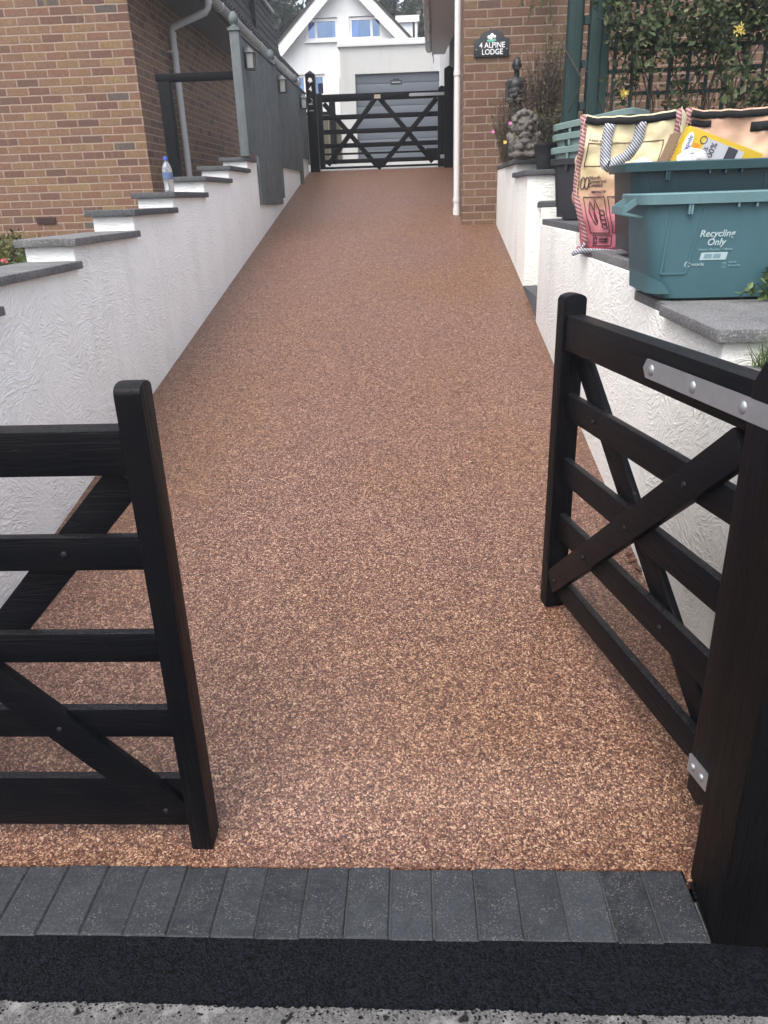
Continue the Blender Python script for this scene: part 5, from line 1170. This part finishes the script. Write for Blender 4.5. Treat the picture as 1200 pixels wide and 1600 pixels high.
hb = at(855, 10, 8.2); o = thing('hanging_plant', 'sprig of green foliage hanging down the brick wall at the top', 'plant', (hb.x, 8.3, hb.z+0.5))
b = MB(); tp = [((hb.x+rp.gauss(0, 0.10), 8.35, hb.z+0.5), (hb.x+rp.gauss(0, 0.12), 8.25, hb.z+rp.uniform(-0.15, 0.3))) for _ in range(16)]
for p_, q_ in tp: b.tube([p_, q_], 0.003, 4, False)
b.build('stems', M['stem'], o); b = MB(); b.rnd = []; leaves(b, [Vector(p_).lerp(Vector(q_), rp.random()) for p_, q_ in tp for _ in range(22)], 0.045, rp, -1, 0.35); b.build('leaves', M['fern'], o, normals=False)

# ------------------------------------------------------------------ trellis with climber
YT = 6.05
tr = thing('trellis', 'dark green timber trellis with paired posts behind the recycling bags', 'trellis', (1.8, YT, 1.45))
for x0, x1, y0, y1 in ((1.075, 1.165, YT-0.04, YT+0.05), (1.166, 1.186, YT, YT+0.04), (1.225, 1.300, YT-0.05, YT+0.05), (1.304, 1.365, YT-0.03, YT+0.04), (2.66, 2.76, YT-0.05, YT+0.05)):
    b = MB(); b.box(x0, x1, y0, y1, 1.3, 4.4); b.build('post', M['trellis'], tr, bevel=0.004)
b = MB()
for z_ in (1.75, 2.10, 2.36, 2.62, 2.9, 3.2): b.box(1.187, 1.224, YT-0.02, YT+0.02, z_, z_+0.05)
b.build('rung', M['trellis'], tr)
b = MB()
for i in range(11): x_ = 1.40+i*0.128; b.box(x_, x_+0.024, YT-0.012, YT, 1.5, 4.2)
for i in range(19): z_ = 1.62+i*0.14; b.box(1.366, 2.655, YT+0.0005, YT+0.012, z_, z_+0.024)
b.build('lattice', M['trellis'], tr)
b = MB(); b.box(1.366, 2.655, YT-0.02, YT+0.025, 1.90, 1.955); b.build('rail', M['trellis'], tr)
rh = random.Random(31)
cl = thing('climbing_plant', 'dense dark green honeysuckle climber covering the trellis with yellow blossoms', 'climber', (1.9, YT-0.1, 1.45))
b = MB(); b.rnd = []; pts = []
clumps = [(rh.uniform(1.34, 3.1), rh.uniform(-0.28, 0.03), rh.uniform(2.06, 3.55), rh.uniform(0.07, 0.17)) for _ in range(118)]
for cx, cy, cz, cr in clumps:
    if cz < 2.40 and rh.random() < 0.55: continue
    if cx < 1.45 and cz < 2.4: continue
    for _ in range(int(850*cr)):
        v = Vector((rh.gauss(0, 1), rh.gauss(0, 1), rh.gauss(0, 1))).normalized()*cr*rh.uniform(0.5, 1.1)
        pts.append((cx+v.x, YT+cy+v.y*0.6, cz+v.z))
for _ in range(1500): pts.append((rh.uniform(1.33, 3.0), YT+rh.uniform(-0.16, 0.10), rh.triangular(1.95, 3.6, 2.9)))
leaves(b, pts, 0.046, rh, -0.1, 0.62); leaves(b, [rh.choice(pts) for _ in range(350)], 0.070, rh, -0.1, 0.6); b.build('leaves', M['hedge'], cl, normals=False)
b = MB()
for i in range(46):
    x_ = rh.uniform(1.36, 2.75); pth = [(x_, YT-0.03, 1.5)]
    for j in range(5): x_ += rh.gauss(0, 0.09); pth.append((x_, YT-0.03+rh.gauss(0, 0.03), 1.5+0.2*(j+1)+rh.gauss(0, 0.05)))
    b.tube(pth, 0.0045, 5, False)
b.build('stems', M['stem'], cl)
for (fx, fy) in ((1155, 47), (976, 145)):
    c = at(fx, fy, YT-0.33); b = MB(); b.rnd = []
    for i in range(38):
        d_ = Vector((rh.gauss(0, 1), rh.gauss(-0.4, 0.7), rh.gauss(0.2, 1))).normalized(); p_ = c + Vector((rh.gauss(0, 0.010), 0, rh.gauss(0, 0.010))); e_ = p_ + d_*rh.uniform(0.014, 0.036); s_ = d_.cross(Vector((0, 1, 0.2))).normalized()*0.0045
        b.add([p_, p_.lerp(e_, 0.6)+s_, e_, p_.lerp(e_, 0.6)-s_], [(0, 1, 2, 3)]); b.rnd.append(rh.random())
    b.build('blossom', M['petal_y'], cl, normals=False)
c = at(1110, 165, 5.75); o = thing('dead_shrub', 'rusty brown dead shrub below the climber behind the bags', 'shrub', (c.x, 5.75, 1.45))
b = MB(); ts = stems(b, (c.x, 5.75, 1.45), 60, 0.66, 0.34, rp, 0.003); b.build('stems', M['stem'], o)
b = MB(); b.rnd = []; leaves(b, [q[0].lerp(q[2], rp.uniform(0.35, 1))+Vector((rp.gauss(0, .03), rp.gauss(0, .03), 0)) for q in ts for _ in range(14)], 0.038, rp); b.build('leaves', M['rust'], o, normals=False)

# weeds at the right edge of the wall
c = at(1196, 452, 2.63); o = thing('weed_clump', 'green leafy weeds drooping over the coping beside the teal box', 'weeds', (c.x+0.1, 2.75, 1.2))
b = MB(); b.rnd = []; bs_ = MB()
for i in range(26):
    p_ = Vector((c.x+0.09+rp.gauss(0, 0.03), 2.66+rp.gauss(0, 0.05), 1.215)); e_ = p_+Vector((rp.uniform(-0.13, 0.06), rp.uniform(-0.10, 0.02), rp.uniform(-0.005, 0.14))); m_ = p_.lerp(e_, 0.5)+Vector((0, 0, 0.045))
    bs_.tube([p_, m_, e_], 0.002, 4, False)
    leaves(b, [p_.lerp(m_, rp.random()) if rp.random() < .35 else m_.lerp(e_, rp.random()) for _ in range(9)], 0.034, rp, -0.2)
b.build('leaves', M['fern'], o, normals=False); bs_.build('stems', M['fern'], o)
c = at(1198, 590, 2.0); o = thing('grass_tuft', 'grass tuft growing on the lowest right coping behind the gate rail', 'grass', (c.x, 2.03, 1.11))
b = MB(); b.rnd = []
for i in range(60):
    p_ = Vector((c.x+0.02+rp.gauss(0, 0.018), 2.05+rp.gauss(0, 0.02), 1.112)); e_ = p_+Vector((rp.gauss(-0.015, 0.03), rp.gauss(0, 0.03), rp.uniform(0.04, 0.10))); s_ = Vector((0.0018, 0, 0))
    b.add([p_-s_, p_+s_, e_], [(0, 1, 2)]); b.rnd.append(rp.random())
b.build('blades', M['fern'], o, normals=False)

# olive shrub and red flower behind the left wall
c = at(5, 396, 5.0); o = thing('garden_shrub', 'olive green shrub in front of the brick wall above the left coping', 'shrub', (-2.75, 5.2, 1.05))
b = MB(); b.rnd = []; pts = []
for _ in range(230):
    cx, cy, cz, cr = rp.uniform(-3.8, -2.66), rp.uniform(4.7, 5.9), rp.uniform(1.12, 1.35), rp.uniform(0.06, 0.12)
    if cx > -2.8: cz = min(cz, 1.30)
    for _ in range(55):
        v = Vector((rp.gauss(0, 1), rp.gauss(0, 1), rp.gauss(0, 1))).normalized()*cr*rp.uniform(0.4, 1); pts.append((cx+v.x, cy+v.y, cz+v.z))
leaves(b, pts, 0.040, rp, 0.9, 0.42); b.build('leaves', M['shrub'], o, normals=False)
b = MB(); stems(b, (-2.9, 5.2, 1.0), 40, 0.35, 0.5, rp, 0.005); b.build('stems', M['stem'], o)
c = at(9, 406, 4.3); o = thing('red_flower', 'single red flower by the olive shrub above the left coping', 'flower', (c.x, 4.3, 1.1))
b = MB(); b.rnd = []
for _ in range(3): flower(b, (c.x+rp.gauss(0, 0.008), 4.3+rp.gauss(0, 0.008), c.z+rp.gauss(0, 0.006)), 0.011, rp, 6)
b.build('petals', M['petal_r'], o, normals=False)
b = MB(); b.tube([(c.x+0.02, 4.34, 1.05), (c.x, 4.31, c.z)], 0.003, 5); b.build('stem', M['stem'], o)
b = MB(); b.rnd = []; leaves(b, [(c.x+0.035+rp.gauss(0, 0.03), 4.33+rp.gauss(0, 0.03), c.z-0.03+rp.gauss(0, 0.02)) for _ in range(26)], 0.045, rp); b.build('leaves', M['fern'], o, normals=False)

# ------------------------------------------------------------------ trees on the hill behind
rt = random.Random(77)
def tree(name, label, x, y, h, r, mat, conifer, n=120, per=70, size=0.34):
    zb_ = min(terrain(x, y), 22); o = thing(name, label, 'tree', (x, y, zb_), 0, 'trees on the hill behind the houses')
    b = MB(); b.tube([(x, y, zb_-0.3), (x+0.1, y, zb_+h*0.4), (x, y, zb_+h*0.93)], [0.035*h, 0.022*h, 0.006*h], 8)
    limbs = []
    for i in range(18):
        t_ = rt.uniform(0.18, 0.9); a_ = rt.uniform(0, 2*pi); rr = r*(1.05-t_ if conifer else 0.9*math.sqrt(max(0.05, 1-(2*t_-1)**2)))
        e_ = (x+cos(a_)*rr*0.8, y+sin(a_)*rr*0.8, zb_+h*t_+(-0.05*h if conifer else 0.08*h)); b.tube([(x, y, zb_+h*t_*0.95), e_], [0.010*h, 0.003*h], 5, False)
    b.build('trunk', M['bark'], o, smooth=50)
    b = MB(); b.rnd = []; pts = []
    for _ in range(n):
        t_ = rt.uniform(0.06, 1.0); a_ = rt.uniform(0, 2*pi)
        rm = r*(1.02-t_)**0.8 if conifer else r*math.sqrt(max(0.02, 1-(1.9*t_-1.0)**2))
        rr = rm*math.sqrt(rt.uniform(0.25, 1)); c_ = Vector((x+cos(a_)*rr, y+sin(a_)*rr, zb_+h*t_)); cr = rt.uniform(0.35, 0.85)*(0.5 if conifer else 0.75)*r/2.6
        for _ in range(per):
            v = Vector((rt.gauss(0, 1), rt.gauss(0, 1), rt.gauss(0, 0.8))).normalized()*cr*rt.uniform(0.4, 1.1); pts.append(c_+v - Vector((0, 0, 0.3*v.length if conifer else 0)))
    leaves(b, pts, size, rt, -0.5 if conifer else 0.1, 0.5); b.build('crown', mat, o, normals=False)
tree('conifer_tree', 'dark conifer standing directly behind the left end of the white gable', -6.6, 37, 13.0, 3.0, M['conifer'], True)
tree('conifer_tree', 'tall dark conifer behind the dark clad roof of the brick house', -10.5, 39, 15.0, 3.4, M['conifer'], True)
tree('broadleaf_tree', 'pale green broad tree close behind the left slope of the gable roof', -4.4, 41, 13.0, 3.2, M['broad'], False)
tree('conifer_tree', 'dark conifer behind the peak of the white gable', -1.2, 43, 16.0, 3.8, M['conifer'], True)
tree('conifer_tree', 'dark conifer behind the right slope of the white gable', 1.6, 40, 14.0, 3.4, M['conifer'], True)
tree('broadleaf_tree', 'green broad tree above the flat garage roof by the right gutter', 3.4, 36, 9.0, 2.4, M['broad'], False)
tree('conifer_tree', 'dark conifer behind the right brick house roof', 5.6, 42, 14.0, 3.6, M['conifer'], True)
tree('conifer_tree', 'dark distant conifer furthest back between the gable and the clad roof', -7.4, 47, 17.0, 4.2, M['conifer'], True)

# a few fallen leaves at the foot of the right wall
for i, (px_, py_, lab) in enumerate(((958, 868, 'brown fallen leaf on the gravel against the right wall behind the gate'), (966, 880, 'brown fallen leaf on the gravel against the right wall behind the gate'), (951, 861, 'brown fallen leaf on the gravel against the right wall behind the gate'))):
    y_ = (2.62, 2.57, 2.66)[i]; x_ = (0.832, 0.838, 0.826)[i]; z_ = gz(y_)+0.009; a_ = (0.4, 2.2, 4.0)[i]
    ex_, ey_ = Vector((cos(a_), sin(a_), 0.05)), Vector((-sin(a_), cos(a_), 0.10)); o_ = Vector((x_, y_, z_))
    b = MB(); b.add([o_-ex_*0.026, o_-ex_*0.008+ey_*0.012+Vector((0, 0, .006)), o_+ex_*0.024+Vector((0, 0, .004)), o_-ex_*0.006-ey_*0.012+Vector((0, 0, .008)), o_+Vector((0, 0, .002))], [(0, 1, 4), (1, 2, 4), (2, 3, 4), (3, 0, 4)])
    b.rnd = [0.5, 0.7, 0.4, 0.6]
    tag(b.build('fallen_leaf', M['rust'], normals=False), lab, 'leaf', 'fallen leaves by the right wall')

hz = NT('veil_volume'); hz.n.remove(hz.b)
pv = hz.node('ShaderNodeVolumePrincipled'); pv.inputs['Color'].default_value = (0.93, 0.96, 1.0, 1); pv.inputs['Density'].default_value = 0.0035; pv.inputs['Anisotropy'].default_value = 0.2  # thin volume added to pale the distance like lens veil
hz.l.new(pv.outputs[0], hz.n['Material Output'].inputs['Volume'])
b = MB(); b.box(-310, 310, -310, 310, -2, 60); tag(b.build('veil_haze', hz.mat), kind='stuff')
